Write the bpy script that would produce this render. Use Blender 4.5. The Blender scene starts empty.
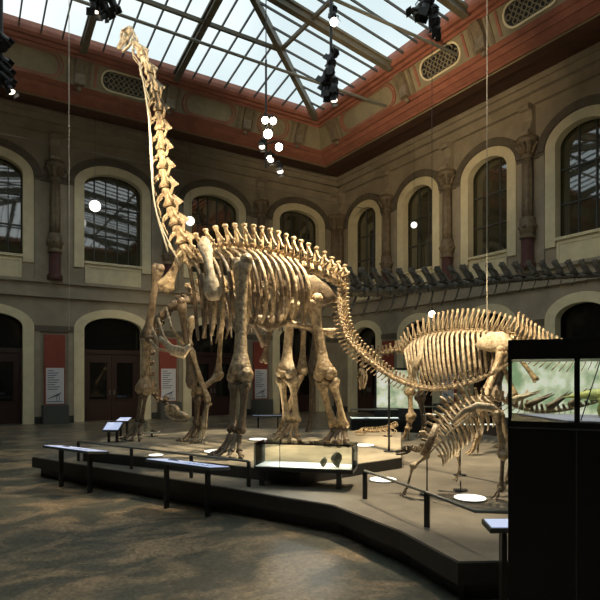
import bpy, math, random
from mathutils import Vector, Matrix, noise as mnoise

# ------------------------------------------------------------------ camera, world, exposure
random.seed(7)
SC = bpy.context.scene
COL = SC.collection
F = 549.0; CX = 300.0; HY = 375.0; EYE = 2.4
YAW = math.atan2(.5337, .8457)
FW = Vector((math.sin(YAW), math.cos(YAW), 0)); RT = Vector((math.cos(YAW), -math.sin(YAW), 0)); UPZ = Vector((0, 0, 1))
cam_d = bpy.data.cameras.new('camera'); cam = bpy.data.objects.new('camera', cam_d); COL.objects.link(cam)
cam.location = (0, 0, EYE); cam.rotation_euler = (math.pi/2, 0, -YAW)
cam_d.sensor_width = 36; cam_d.lens = 36*F/600; cam_d.shift_y = .125; cam_d.clip_end = 300
SC.camera = cam
SC.view_settings.view_transform = 'Standard'; SC.view_settings.look = 'None'
SC.view_settings.exposure = 0.3; SC.view_settings.gamma = 1.0
SC.view_settings.use_curve_mapping = False

w = bpy.data.worlds.new('overcast_sky'); SC.world = w; w.use_nodes = True
nt = w.node_tree; bg = nt.nodes['Background']
tc = nt.nodes.new('ShaderNodeTexCoord'); nz = nt.nodes.new('ShaderNodeTexNoise'); cr = nt.nodes.new('ShaderNodeValToRGB')
nz.inputs['Scale'].default_value = 3.0; nz.inputs['Detail'].default_value = 5
cr.color_ramp.elements[0].position = .38; cr.color_ramp.elements[0].color = (.70, .77, .80, 1)
cr.color_ramp.elements[1].position = .62; cr.color_ramp.elements[1].color = (.96, .97, .97, 1)
nt.links.new(tc.outputs['Generated'], nz.inputs['Vector']); nt.links.new(nz.outputs['Fac'], cr.inputs['Fac'])
nt.links.new(cr.outputs['Color'], bg.inputs['Color']); bg.inputs['Strength'].default_value = 1.0

def PD(px, py, Z):            # point seen at a pixel, at forward distance Z
    return Vector((0, 0, EYE)) + FW*Z + RT*((px-CX)/F*Z) + UPZ*((HY-py)/F*Z)
def PZ(px, py, z):            # point seen at a pixel, on the level z
    return PD(px, py, (EYE-z)*F/(py-HY))
def CW(X, Z, z):              # metres to the right, metres ahead, height
    return FW*Z + RT*X + UPZ*z

# ------------------------------------------------------------------ materials
def mat(name, col, rough=.7, metal=0., var=.0, vscale=4., bump=0., bscale=20., col2=None, spec=.5, emis=None, estr=0., ior=1.5, stretch=None):
    m = bpy.data.materials.new(name); m.use_nodes = True; t = m.node_tree; p = t.nodes['Principled BSDF']
    p.inputs['Base Color'].default_value = (*col, 1); p.inputs['Roughness'].default_value = rough
    p.inputs['Metallic'].default_value = metal; p.inputs['Specular IOR Level'].default_value = spec; p.inputs['IOR'].default_value = ior
    if emis: p.inputs['Emission Color'].default_value = (*emis, 1); p.inputs['Emission Strength'].default_value = estr
    if var or col2 or bump:
        tcn = t.nodes.new('ShaderNodeTexCoord'); mp = t.nodes.new('ShaderNodeMapping'); t.links.new(tcn.outputs['Object'], mp.inputs['Vector'])
        if stretch: mp.inputs['Scale'].default_value = stretch
    if var or col2:
        n = t.nodes.new('ShaderNodeTexNoise'); n.inputs['Scale'].default_value = vscale; n.inputs['Detail'].default_value = 6; n.inputs['Roughness'].default_value = .65
        r = t.nodes.new('ShaderNodeValToRGB')
        c2 = col2 if col2 else tuple(c*(1-var) for c in col)
        r.color_ramp.elements[0].position = .35; r.color_ramp.elements[0].color = (*c2, 1)
        r.color_ramp.elements[1].position = .65; r.color_ramp.elements[1].color = (*col, 1)
        t.links.new(mp.outputs['Vector'], n.inputs['Vector']); t.links.new(n.outputs['Fac'], r.inputs['Fac']); t.links.new(r.outputs['Color'], p.inputs['Base Color'])
    if bump:
        n2 = t.nodes.new('ShaderNodeTexNoise'); n2.inputs['Scale'].default_value = bscale; n2.inputs['Detail'].default_value = 4
        b = t.nodes.new('ShaderNodeBump'); b.inputs['Strength'].default_value = bump; b.inputs['Distance'].default_value = .03
        t.links.new(mp.outputs['Vector'], n2.inputs['Vector']); t.links.new(n2.outputs['Fac'], b.inputs['Height']); t.links.new(b.outputs['Normal'], p.inputs['Normal'])
    return m
def glass(name, tint=(1, 1, 1), refl=.08, rough=.02):
    m = bpy.data.materials.new(name); m.use_nodes = True; t = m.node_tree; t.nodes.clear()
    o = t.nodes.new('ShaderNodeOutputMaterial'); mx = t.nodes.new('ShaderNodeMixShader'); tr = t.nodes.new('ShaderNodeBsdfTransparent'); g = t.nodes.new('ShaderNodeBsdfGlossy')
    fr = t.nodes.new('ShaderNodeLayerWeight'); fr.inputs['Blend'].default_value = refl
    tr.inputs['Color'].default_value = (*tint, 1); g.inputs['Roughness'].default_value = rough
    t.links.new(fr.outputs['Fresnel'], mx.inputs['Fac']); t.links.new(tr.outputs[0], mx.inputs[1]); t.links.new(g.outputs[0], mx.inputs[2]); t.links.new(mx.outputs[0], o.inputs['Surface'])
    return m
M = {}
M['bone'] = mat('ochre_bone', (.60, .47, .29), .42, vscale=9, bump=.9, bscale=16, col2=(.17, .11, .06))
M['bone_dark'] = mat('dark_shaded_bone', (.23, .175, .115), .45, vscale=8, bump=.5, bscale=14, col2=(.085, .058, .035))  # also colours the far ribs, with their shade put in
M['bone_pale'] = mat('pale_lit_bone', (.74, .63, .45), .5, vscale=9, bump=.7, bscale=18, col2=(.34, .245, .14))  # also colours lit bones, with the lamplight put in
M['bone_shade'] = mat('grey_shaded_bone', (.16, .15, .12), .6, vscale=6, bump=.4, bscale=18, col2=(.08, .075, .06))  # dimness of the far tail in shade, put into the colour
M['wall'] = mat('grey_beige_plaster', (.37, .325, .24), .85, vscale=1.2, bump=.15, bscale=8, col2=(.28, .245, .18))
M['wall_dark'] = mat('dark_stone_band', (.15, .13, .095), .8, vscale=3, bump=.2, col2=(.10, .085, .06))
M['cream'] = mat('cream_stucco', (.76, .69, .46), .75, vscale=2, bump=.1, col2=(.64, .58, .38))
M['column'] = mat('ochre_column_stone', (.23, .18, .115), .6, vscale=5, bump=.25, col2=(.14, .11, .07))
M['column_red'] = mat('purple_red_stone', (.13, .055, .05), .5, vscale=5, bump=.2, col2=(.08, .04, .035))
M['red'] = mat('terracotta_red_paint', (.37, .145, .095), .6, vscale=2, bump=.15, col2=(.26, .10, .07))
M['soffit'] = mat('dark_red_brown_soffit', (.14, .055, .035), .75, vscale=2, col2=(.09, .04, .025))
M['panel'] = mat('olive_cream_panel', (.30, .26, .16), .8, vscale=1.5, col2=(.22, .19, .12))
M['beam'] = mat('olive_steel_beam', (.16, .14, .09), .55, vscale=3, col2=(.11, .10, .07))
M['bar'] = mat('dark_glazing_bar', (.07, .075, .07), .5)
M['iron'] = mat('black_iron', (.02, .02, .02), .4)
M['rod'] = mat('grey_steel_rod', (.20, .20, .17), .45, metal=.3)
M['wire'] = mat('bright_wire', (.45, .42, .34), .4)
M['black'] = mat('black_lacquer', (.010, .010, .011), .22)
M['black_matt'] = mat('black_board', (.022, .021, .020), .45, vscale=2, col2=(.015, .015, .015))
M['plat_side'] = mat('charcoal_platform_side', (.030, .028, .025), .5, vscale=2, col2=(.022, .021, .02))
M['plat_top'] = mat('sandy_platform_top', (.40, .35, .26), .55, vscale=2.2, bump=.1, col2=(.25, .22, .16))
M['plat_low'] = mat('grey_platform_top', (.19, .17, .135), .5, vscale=1.6, bump=.1, col2=(.11, .10, .08))
M['door'] = mat('dark_red_wood', (.030, .011, .008), .4, vscale=3, col2=(.026, .009, .007))
M['darkglass'] = mat('dark_window_glass', (.050, .048, .028), .03, ior=2.4, bump=.03, bscale=1.2)  # warm base colour stands in for the dim lit gallery behind
M['darkglass2'] = mat('black_door_glass', (.008, .008, .007), .04, ior=1.45)
M['skyglass'] = glass('skylight_glass', (.93, .97, .97), .02)
M['clear'] = glass('case_glass', (.97, .99, .98), .05)
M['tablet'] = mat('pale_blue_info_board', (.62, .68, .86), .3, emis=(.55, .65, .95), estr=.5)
M['white'] = mat('white_paper', (.7, .7, .72), .6)
M['caseplate'] = mat('white_case_floor', (.75, .76, .72), .5)
M['grey_text'] = mat('grey_print', (.16, .18, .24), .7)
M['red_banner'] = mat('red_banner_cloth', (.30, .065, .04), .7, vscale=2, col2=(.24, .05, .03))
M['plinth'] = mat('grey_green_plinth', (.075, .08, .07), .6)
M['rock'] = mat('olive_rock', (.15, .14, .09), .8, bump=.6, vscale=8, col2=(.08, .08, .05))
M['lampglow'] = mat('lit_lamp_lens', (1, 1, 1), .3, emis=(1, .93, .78), estr=14)
M['lampdim'] = mat('dim_lamp_lens', (1, 1, 1), .3, emis=(1, .86, .66), estr=2.5)
M['globe'] = mat('reflected_lamp_glow', (1, 1, 1), .3, emis=(1, .98, .88), estr=1.6)  # glow standing for lamps mirrored in the windows
M['model'] = mat('yellow_green_model_skin', (.42, .42, .10), .6, vscale=14, bump=.3, bscale=30, col2=(.20, .24, .06))
M['skirting'] = mat('dark_skirting', (.035, .035, .03), .6)
# hall floor: terrazzo in drifting tan and grey-green patches
def floor_mat():
    m = mat('terrazzo_floor', (.2, .2, .2), .30); t = m.node_tree; p = t.nodes['Principled BSDF']
    tcn = t.nodes.new('ShaderNodeTexCoord'); mp = t.nodes.new('ShaderNodeMapping'); mp.inputs['Rotation'].default_value = (0, 0, math.radians(20)); mp.inputs['Scale'].default_value = (.75, 1.1, 1)
    n1 = t.nodes.new('ShaderNodeTexNoise'); n1.inputs['Scale'].default_value = 1.15; n1.inputs['Detail'].default_value = 7; n1.inputs['Roughness'].default_value = .6; n1.inputs['Distortion'].default_value = .8
    r1 = t.nodes.new('ShaderNodeValToRGB'); r1.color_ramp.elements[0].position = .45; r1.color_ramp.elements[0].color = (.115, .115, .09, 1); r1.color_ramp.elements[1].position = .60; r1.color_ramp.elements[1].color = (.37, .275, .175, 1)
    n2 = t.nodes.new('ShaderNodeTexVoronoi'); n2.inputs['Scale'].default_value = 26
    r2 = t.nodes.new('ShaderNodeValToRGB'); r2.color_ramp.elements[0].color = (.55, .55, .55, 1); r2.color_ramp.elements[1].color = (1.35, 1.35, 1.35, 1)
    bw = t.nodes.new('ShaderNodeRGBToBW')
    mx = t.nodes.new('ShaderNodeMix'); mx.data_type = 'RGBA'; mx.blend_type = 'MULTIPLY'; mx.inputs['Factor'].default_value = 1
    t.links.new(tcn.outputs['Object'], mp.inputs['Vector']); t.links.new(mp.outputs['Vector'], n1.inputs['Vector']); t.links.new(tcn.outputs['Object'], n2.inputs['Vector'])
    t.links.new(n1.outputs['Fac'], r1.inputs['Fac']); t.links.new(n2.outputs['Color'], bw.inputs['Color']); t.links.new(bw.outputs[0], r2.inputs['Fac'])
    t.links.new(r1.outputs['Color'], mx.inputs['A']); t.links.new(r2.outputs['Color'], mx.inputs['B']); t.links.new(mx.outputs['Result'], p.inputs['Base Color'])
    n3 = t.nodes.new('ShaderNodeTexNoise'); n3.inputs['Scale'].default_value = 3; mr = t.nodes.new('ShaderNodeMapRange'); mr.inputs['To Min'].default_value = .22; mr.inputs['To Max'].default_value = .45
    t.links.new(tcn.outputs['Object'], n3.inputs['Vector']); t.links.new(n3.outputs['Fac'], mr.inputs['Value']); t.links.new(mr.outputs[0], p.inputs['Roughness'])
    return m
M['floor'] = floor_mat()
def backlit():
    m = mat('backlit_fossil_print', (.5, .6, .5), .3); t = m.node_tree; p = t.nodes['Principled BSDF']
    tcn = t.nodes.new('ShaderNodeTexCoord'); n = t.nodes.new('ShaderNodeTexNoise'); n.inputs['Scale'].default_value = 1.6; n.inputs['Detail'].default_value = 7
    r = t.nodes.new('ShaderNodeValToRGB'); e = r.color_ramp.elements
    e[0].position = .38; e[0].color = (.26, .36, .20, 1); e[1].position = .52; e[1].color = (.58, .60, .42, 1)
    x = e.new(.62); x.color = (.80, .82, .68, 1); x = e.new(.72); x.color = (.60, .30, .10, 1)
    t.links.new(tcn.outputs['Object'], n.inputs['Vector']); t.links.new(n.outputs['Fac'], r.inputs['Fac'])
    t.links.new(r.outputs['Color'], p.inputs['Emission Color']); p.inputs['Emission Strength'].default_value = .55
    t.links.new(r.outputs['Color'], p.inputs['Base Color'])
    return m
M['backlit'] = backlit()

# ------------------------------------------------------------------ mesh helpers
class MB:
    def __init__(s): s.v = []; s.f = []
    def hexa(s, c):           # 8 corners: bottom ring 0-3, top ring 4-7
        b = len(s.v); s.v += [Vector(p) for p in c]
        s.f += [tuple(b+i for i in q) for q in ((3, 2, 1, 0), (4, 5, 6, 7), (0, 1, 5, 4), (1, 2, 6, 5), (2, 3, 7, 6), (3, 0, 4, 7))]; return s
    def box(s, c, sz, ax=None):
        c = Vector(c); ex, ey, ez = ax if ax else (Vector((1, 0, 0)), Vector((0, 1, 0)), UPZ)
        hx, hy, hz = ex*sz[0]/2, ey*sz[1]/2, ez*sz[2]/2
        return s.hexa([c-hx-hy-hz, c+hx-hy-hz, c+hx+hy-hz, c-hx+hy-hz, c-hx-hy+hz, c+hx-hy+hz, c+hx+hy+hz, c-hx+hy+hz])
    def prism(s, poly, z0, z1):
        n = len(poly); b = len(s.v)
        s.v += [Vector((p[0], p[1], z0)) for p in poly]+[Vector((p[0], p[1], z1)) for p in poly]
        s.f.append(tuple(b+i for i in reversed(range(n)))); s.f.append(tuple(b+n+i for i in range(n)))
        s.f += [(b+i, b+(i+1) % n, b+n+(i+1) % n, b+n+i) for i in range(n)]; return s
    def slab(s, poly, off):   # any planar polygon pushed along off
        n = len(poly); b = len(s.v); off = Vector(off)
        s.v += [Vector(p) for p in poly]+[Vector(p)+off for p in poly]
        s.f.append(tuple(b+i for i in reversed(range(n)))); s.f.append(tuple(b+n+i for i in range(n)))
        s.f += [(b+i, b+(i+1) % n, b+n+(i+1) % n, b+n+i) for i in range(n)]; return s
    def tube(s, pts, rad, n=8, ref=None):
        pts = [Vector(p) for p in pts]; k = len(pts)
        if not isinstance(rad, (list, tuple)): rad = [rad]*k
        N = None; b = len(s.v)
        for i, p in enumerate(pts):
            T = (pts[min(i+1, k-1)]-pts[max(i-1, 0)]).normalized()
            r0 = Vector(ref) if ref is not None else (N if N is not None else (UPZ if abs(T.z) < .9 else Vector((1, 0, 0))))
            N = r0-T*r0.dot(T)
            if N.length < 1e-4: N = T.orthogonal()
            N.normalize(); B = T.cross(N); r = rad[i]
            ra, rb = r if isinstance(r, (list, tuple)) else (r, r)
            for j in range(n):
                a = 2*math.pi*j/n; s.v.append(p+N*(ra*math.cos(a))+B*(rb*math.sin(a)))
        for i in range(k-1):
            for j in range(n):
                j2 = (j+1) % n; s.f.append((b+i*n+j, b+i*n+j2, b+(i+1)*n+j2, b+(i+1)*n+j))
        s.f.append(tuple(b+j for j in reversed(range(n)))); s.f.append(tuple(b+(k-1)*n+j for j in range(n))); return s
    def ball(s, c, r, n=10, m=6, ax=None):
        c = Vector(c); r = r if isinstance(r, (list, tuple)) else (r, r, r); ex, ey, ez = ax if ax else (Vector((1, 0, 0)), Vector((0, 1, 0)), UPZ)
        b = len(s.v); s.v.append(c-ez*r[2])
        for i in range(1, m):
            ph = -math.pi/2+math.pi*i/m
            for j in range(n):
                a = 2*math.pi*j/n; s.v.append(c+ex*(r[0]*math.cos(ph)*math.cos(a))+ey*(r[1]*math.cos(ph)*math.sin(a))+ez*(r[2]*math.sin(ph)))
        s.v.append(c+ez*r[2]); top = len(s.v)-1
        for j in range(n):
            s.f.append((b, b+1+(j+1) % n, b+1+j)); s.f.append((top, b+1+(m-2)*n+j, b+1+(m-2)*n+(j+1) % n))
        for i in range(m-2):
            for j in range(n):
                s.f.append((b+1+i*n+j, b+1+i*n+(j+1) % n, b+1+(i+1)*n+(j+1) % n, b+1+(i+1)*n+j))
        return s
    def build(s, name, m, parent=None, smooth=False):
        o0 = parent['_o'] if parent is not None and '_o' in parent else (0, 0, 0)
        off = Vector(o0)
        me = bpy.data.meshes.new(name); me.from_pydata([tuple(v-off) for v in s.v], [], s.f); me.update()
        import bmesh
        bm = bmesh.new(); bm.from_mesh(me); bmesh.ops.recalc_face_normals(bm, faces=bm.faces); bm.to_mesh(me); bm.free()
        if smooth:
            for p in me.polygons: p.use_smooth = True
        me.materials.append(M[m] if isinstance(m, str) else m)
        o = bpy.data.objects.new(name, me); COL.objects.link(o)
        if parent is not None:
            o.parent = parent
            o['_o'] = tuple(o0)
        else:
            o['_o'] = (0., 0., 0.)
        return o
def thing(name, label, cat, loc, group=None):
    o = bpy.data.objects.new(name, None); COL.objects.link(o); o.location = loc; o['_o'] = tuple(loc); o.empty_display_size = .2
    o['label'] = label; o['category'] = cat
    if group: o['group'] = group
    return o
def tag(o, label, cat, group=None):
    o['label'] = label; o['category'] = cat
    if group: o['group'] = group
    return o
def struct(o): o['kind'] = 'structure'; return o
def snode(name, loc=(0, 0, 0)):
    o = bpy.data.objects.new(name, None); COL.objects.link(o); o.location = loc; o['_o'] = tuple(loc); o['kind'] = 'structure'; o.empty_display_size = .2; return o
def curve(ctrl, n):           # Catmull-Rom through ctrl, n points evenly by length
    P = [Vector(p) for p in ctrl]; P = [P[0]*2-P[1]]+P+[P[-1]*2-P[-2]]; D = []
    for i in range(1, len(P)-2):
        for k in range(24):
            t = k/24; a, b, c, d = P[i-1], P[i], P[i+1], P[i+2]
            D.append(.5*((2*b)+(c-a)*t+(2*a-5*b+4*c-d)*t*t+(3*b-a-3*c+d)*t**3))
    D.append(P[-2]); L = [0]
    for i in range(1, len(D)): L.append(L[-1]+(D[i]-D[i-1]).length)
    out = []; j = 0
    for k in range(n):
        s = L[-1]*k/(n-1)
        while j < len(D)-2 and L[j+1] < s: j += 1
        q = (s-L[j])/max(1e-9, L[j+1]-L[j]); out.append(D[j].lerp(D[j+1], min(1, q)))
    return out

def spot(name, loc, target, power, col=(1, .80, .52), size=60, r=.08, blend=.5, parent=None):
    l = bpy.data.lights.new(name, 'SPOT'); l.energy = power; l.color = col; l.spot_size = math.radians(size); l.spot_blend = blend; l.shadow_soft_size = r
    o = bpy.data.objects.new(name, l); COL.objects.link(o)
    d = Vector(target)-Vector(loc); rot = d.to_track_quat('-Z', 'Y').to_euler()
    o.rotation_euler = rot
    if parent is not None: o.parent = parent; o.location = Vector(loc)-Vector(parent['_o'])
    else: o.location = loc
    return o

# ------------------------------------------------------------------ the hall
U1, V1 = 21.86, 29.75; U0, V0 = -12.0, -8.0; ZT = 15.5; TH = .9
struct(MB().box(((U0+U1)/2, (V0+V1)/2, -.15), (U1-U0+2*TH, V1-V0+2*TH, .3)).build('floor', 'floor'))

def arch_z(x, a, zs, r): return zs+r*math.sqrt(max(0, 1-(x/a)**2))
class Wall:
    """side: maps (u along wall, d into the wall, z) to the world"""
    def __init__(s, f, d): s.f = f; s.dir = d
    def __call__(s, u, d, z): return s.f(u, d, z)
WB = Wall(lambda u, d, z: Vector((u, V1+d, z)), Vector((1, 0, 0)))
WR = Wall(lambda u, d, z: Vector((U1+d, u, z)), Vector((0, 1, 0)))
GS, GR, US, UR, SILL = 4.75, .75, 12.15, .85, 8.25
def wall_with_openings(W, u0, u1, centers, a, name):
    m = MB()
    def blk(ua, ub, za, zb, zc, zd):   # bottom za,zb  top zc(at ua),zd(at ub)
        m.hexa([W(ua, 0, za), W(ub, 0, zb), W(ub, TH, zb), W(ua, TH, za), W(ua, 0, zc), W(ub, 0, zd), W(ub, TH, zd), W(ua, TH, zc)])
    cur = u0
    for c in sorted(centers):
        blk(cur, c-a, 0, 0, ZT, ZT); n = 16
        for i in range(n):
            x0 = -a*math.cos(math.pi*i/n); x1 = -a*math.cos(math.pi*(i+1)/n)
            g0, g1 = arch_z(x0, a, GS, GR), arch_z(x1, a, GS, GR); h0, h1 = arch_z(x0, a, US, UR), arch_z(x1, a, US, UR)
            blk(c+x0, c+x1, g0, g1, SILL, SILL); blk(c+x0, c+x1, h0, h1, ZT, ZT)
        cur = c+a
    blk(cur, u1, 0, 0, ZT, ZT)
    return struct(m.build(name, 'wall'))
cb = [18.7-5.78*i for i in range(6)]; cb = [c for c in cb if c > U0+2.4]
crr = [27.0-4.7*i for i in range(8)]; crr = [c for c in crr if c > V0+2]
AB, AR = 1.62, 1.28
wall_with_openings(WB, U0-TH, U1+TH, cb, AB, 'wall_back')
wall_with_openings(WR, V0-TH, V1, crr, AR, 'wall_right')
struct(MB().box((U0-TH/2, (V0+V1)/2, ZT/2), (TH, V1-V0, ZT)).build('wall_left', 'wall'))
struct(MB().box(((U0+U1)/2, V0-TH/2, ZT/2), (U1-U0+2*TH, TH, ZT)).build('wall_front', 'wall'))

def arch_path(W, c, a, z0, zs, r, d, n=18):
    P = [W(c-a, d, z0)]+[W(c-a, d, z0+(zs-z0)*k/3) for k in (1, 2)]
    P += [W(c-a*math.cos(math.pi*i/n), d, zs+r*math.sin(math.pi*i/n)) for i in range(n+1)]
    P += [W(c+a, d, z0+(zs-z0)*k/3) for k in (2, 1, 0)]; return P
def arch_band(mb, W, c, a0, a1, z0, zs, r0, r1, d0, d1, legs=True, n=18):
    def ring(a, r):
        P = [(c-a*math.cos(math.pi*i/n), zs+r*math.sin(math.pi*i/n)) for i in range(n+1)]
        return ([(c-a, z0)]+P+[(c+a, z0)]) if legs else P
    A, B = ring(a0, r0), ring(a1, r1)
    for i in range(len(A)-1):
        (x0, y0), (x1, y1), (x2, y2), (x3, y3) = A[i], A[i+1], B[i+1], B[i]
        mb.hexa([W(x0, d0, y0), W(x1, d0, y1), W(x2, d0, y2), W(x3, d0, y3), W(x0, d1, y0), W(x1, d1, y1), W(x2, d1, y2), W(x3, d1, y3)])
nwin = [0]; ndoor = [0]; ntrim = [0]
def tr(mb, m):
    ntrim[0] += 1; return struct(mb.build('trim_%d' % ntrim[0], m))
def opening_fill(W, c, a, z0, zs, r, d, dt=.04):
    n = 18; poly = [W(c-a, d, z0), W(c+a, d, z0)]+[W(c+a*math.cos(math.pi*i/n), d, zs+r*math.sin(math.pi*i/n)) for i in range(n+1)]
    nrm = W(c, d+dt, zs)-W(c, d, zs); return MB().slab(poly, nrm)
def upper_window(W, c, a):
    nwin[0] += 1; root = snode('window_%d' % nwin[0], W(c, 0, SILL))
    so = MB(); arch_band(so, W, c, a-.14, a+.34, SILL-.35, US, UR-.10, UR+.33, -.10, .30)
    so.build('window_surround', 'cream', root)
    ho = MB(); arch_band(ho, W, c, a+.36, a+.72, US, US, UR+.34, UR+.72, -.16, .02, legs=False)
    ho.build('hood_moulding', 'wall_dark', root)
    gl = opening_fill(W, c, a, SILL, US, UR, .45); gl.build('pane', 'darkglass', root)
    b = MB(); ai = a-.14
    for k in (-1, 1) if a < 1.4 else (-1.5, -.5, .5, 1.5):
        x = k*ai/ (3 if a < 1.4 else 2.5) if a < 1.4 else k*ai/2.5; zt = arch_z(x, a, US, UR)
        b.hexa([W(c+x-.02, .38, SILL), W(c+x+.02, .38, SILL), W(c+x+.02, .45, SILL), W(c+x-.02, .45, SILL), W(c+x-.02, .38, zt), W(c+x+.02, .38, zt), W(c+x+.02, .45, zt), W(c+x-.02, .45, zt)])
    for z in (SILL+.06, 9.75, 11.25):
        b.hexa([W(c-ai, .38, z-.03), W(c+ai, .38, z-.03), W(c+ai, .45, z-.03), W(c-ai, .45, z-.03), W(c-ai, .38, z+.03), W(c+ai, .38, z+.03), W(c+ai, .45, z+.03), W(c-ai, .45, z+.03)])
    b.build('glazing_bars', 'bar', root)
    s = MB()
    def bx(x0, x1, d0, d1, z0, z1): s.hexa([W(c+x0, d0, z0), W(c+x1, d0, z0), W(c+x1, d1, z0), W(c+x0, d1, z0), W(c+x0, d0, z1), W(c+x1, d0, z1), W(c+x1, d1, z1), W(c+x0, d1, z1)])
    bx(-ai, ai, -.16, .45, SILL-.12, SILL); bx(-ai+.05, ai-.05, -.03, .1, SILL-1.15, SILL-.12); bx(-ai+.05, ai-.05, -.07, 0, SILL-.3, SILL-.2); bx(-ai+.05, ai-.05, -.07, 0, SILL-1.15, SILL-1.05)
    bx(-ai+.05, -ai+.16, -.07, 0, SILL-1.05, SILL-.3); bx(ai-.16, ai-.05, -.07, 0, SILL-1.05, SILL-.3)
    s.build('window_sill', 'cream', root)
def ground_door(W, c, a):
    ndoor[0] += 1; root = snode('door_%d' % ndoor[0], W(c, 0, 0))
    so = MB(); arch_band(so, W, c, a-.14, a+.36, 0, GS, GR-.10, GR+.33, -.10, .30); so.build('door_surround', 'cream', root)
    opening_fill(W, c, a, 3.62, GS, GR, .52).build('fanlight', 'darkglass2', root)
    fr = MB(); ai = a-.14
    def bx(mb, x0, x1, d0, d1, z0, z1): mb.hexa([W(c+x0, d0, z0), W(c+x1, d0, z0), W(c+x1, d1, z0), W(c+x0, d1, z0), W(c+x0, d0, z1), W(c+x1, d0, z1), W(c+x1, d1, z1), W(c+x0, d1, z1)])
    bx(fr, -ai, ai, .30, .55, 3.50, 3.72); bx(fr, -ai, -ai+.12, .34, .55, 0, 3.5); bx(fr, ai-.12, ai, .34, .55, 0, 3.5); bx(fr, -ai, ai, .28, .36, 3.58, 3.64)
    fr.build('door_frame', 'door', root)
    q = MB(); bx(q, -a-.3, a+.3, .72, .80, 0, 6.2); q.build('door_light_blocker', 'skirting', root)  # unseen dark slab, added to keep sky light out of the door gaps
    for sgn in (-1, 1):
        x0, x1 = (-ai+.13, -.01) if sgn < 0 else (.01, ai-.13); lf = MB(); w = .24
        bx(lf, x0, x0+w, .38, .46, .02, 3.48); bx(lf, x1-w, x1, .38, .46, .02, 3.48)
        bx(lf, x0+w, x1-w, .38, .46, .02, 1.05); bx(lf, x0+w, x1-w, .38, .46, 3.12, 3.48)
        bx(lf, x0+w*.6, x1-w*.6, .35, .39, .22, .88); bx(lf, x0+w*.7, x0+w, .35, .4, 1.05, 3.12); bx(lf, x1-w, x1-w*.7, .35, .4, 1.05, 3.12); bx(lf, x0+w*.7, x1-w*.7, .35, .4, 1.05, 1.12); bx(lf, x0+w*.7, x1-w*.7, .35, .4, 3.05, 3.12)
        leaf = lf.build('door_leaf', 'door', root)
        g = MB(); bx(g, x0+w, x1-w, .41, .43, 1.05, 3.12); g.build('pane', 'darkglass2', leaf)
        h = MB(); hx = x1-.1 if sgn < 0 else x0+.1; bx(h, hx-.02, hx+.02, .30, .38, 1.35, 1.6); h.build('door_handle', 'rod', leaf)
for c in cb: upper_window(WB, c, AB); ground_door(WB, c, AB)
for c in crr: upper_window(WR, c, AR); ground_door(WR, c, AR)

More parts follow.
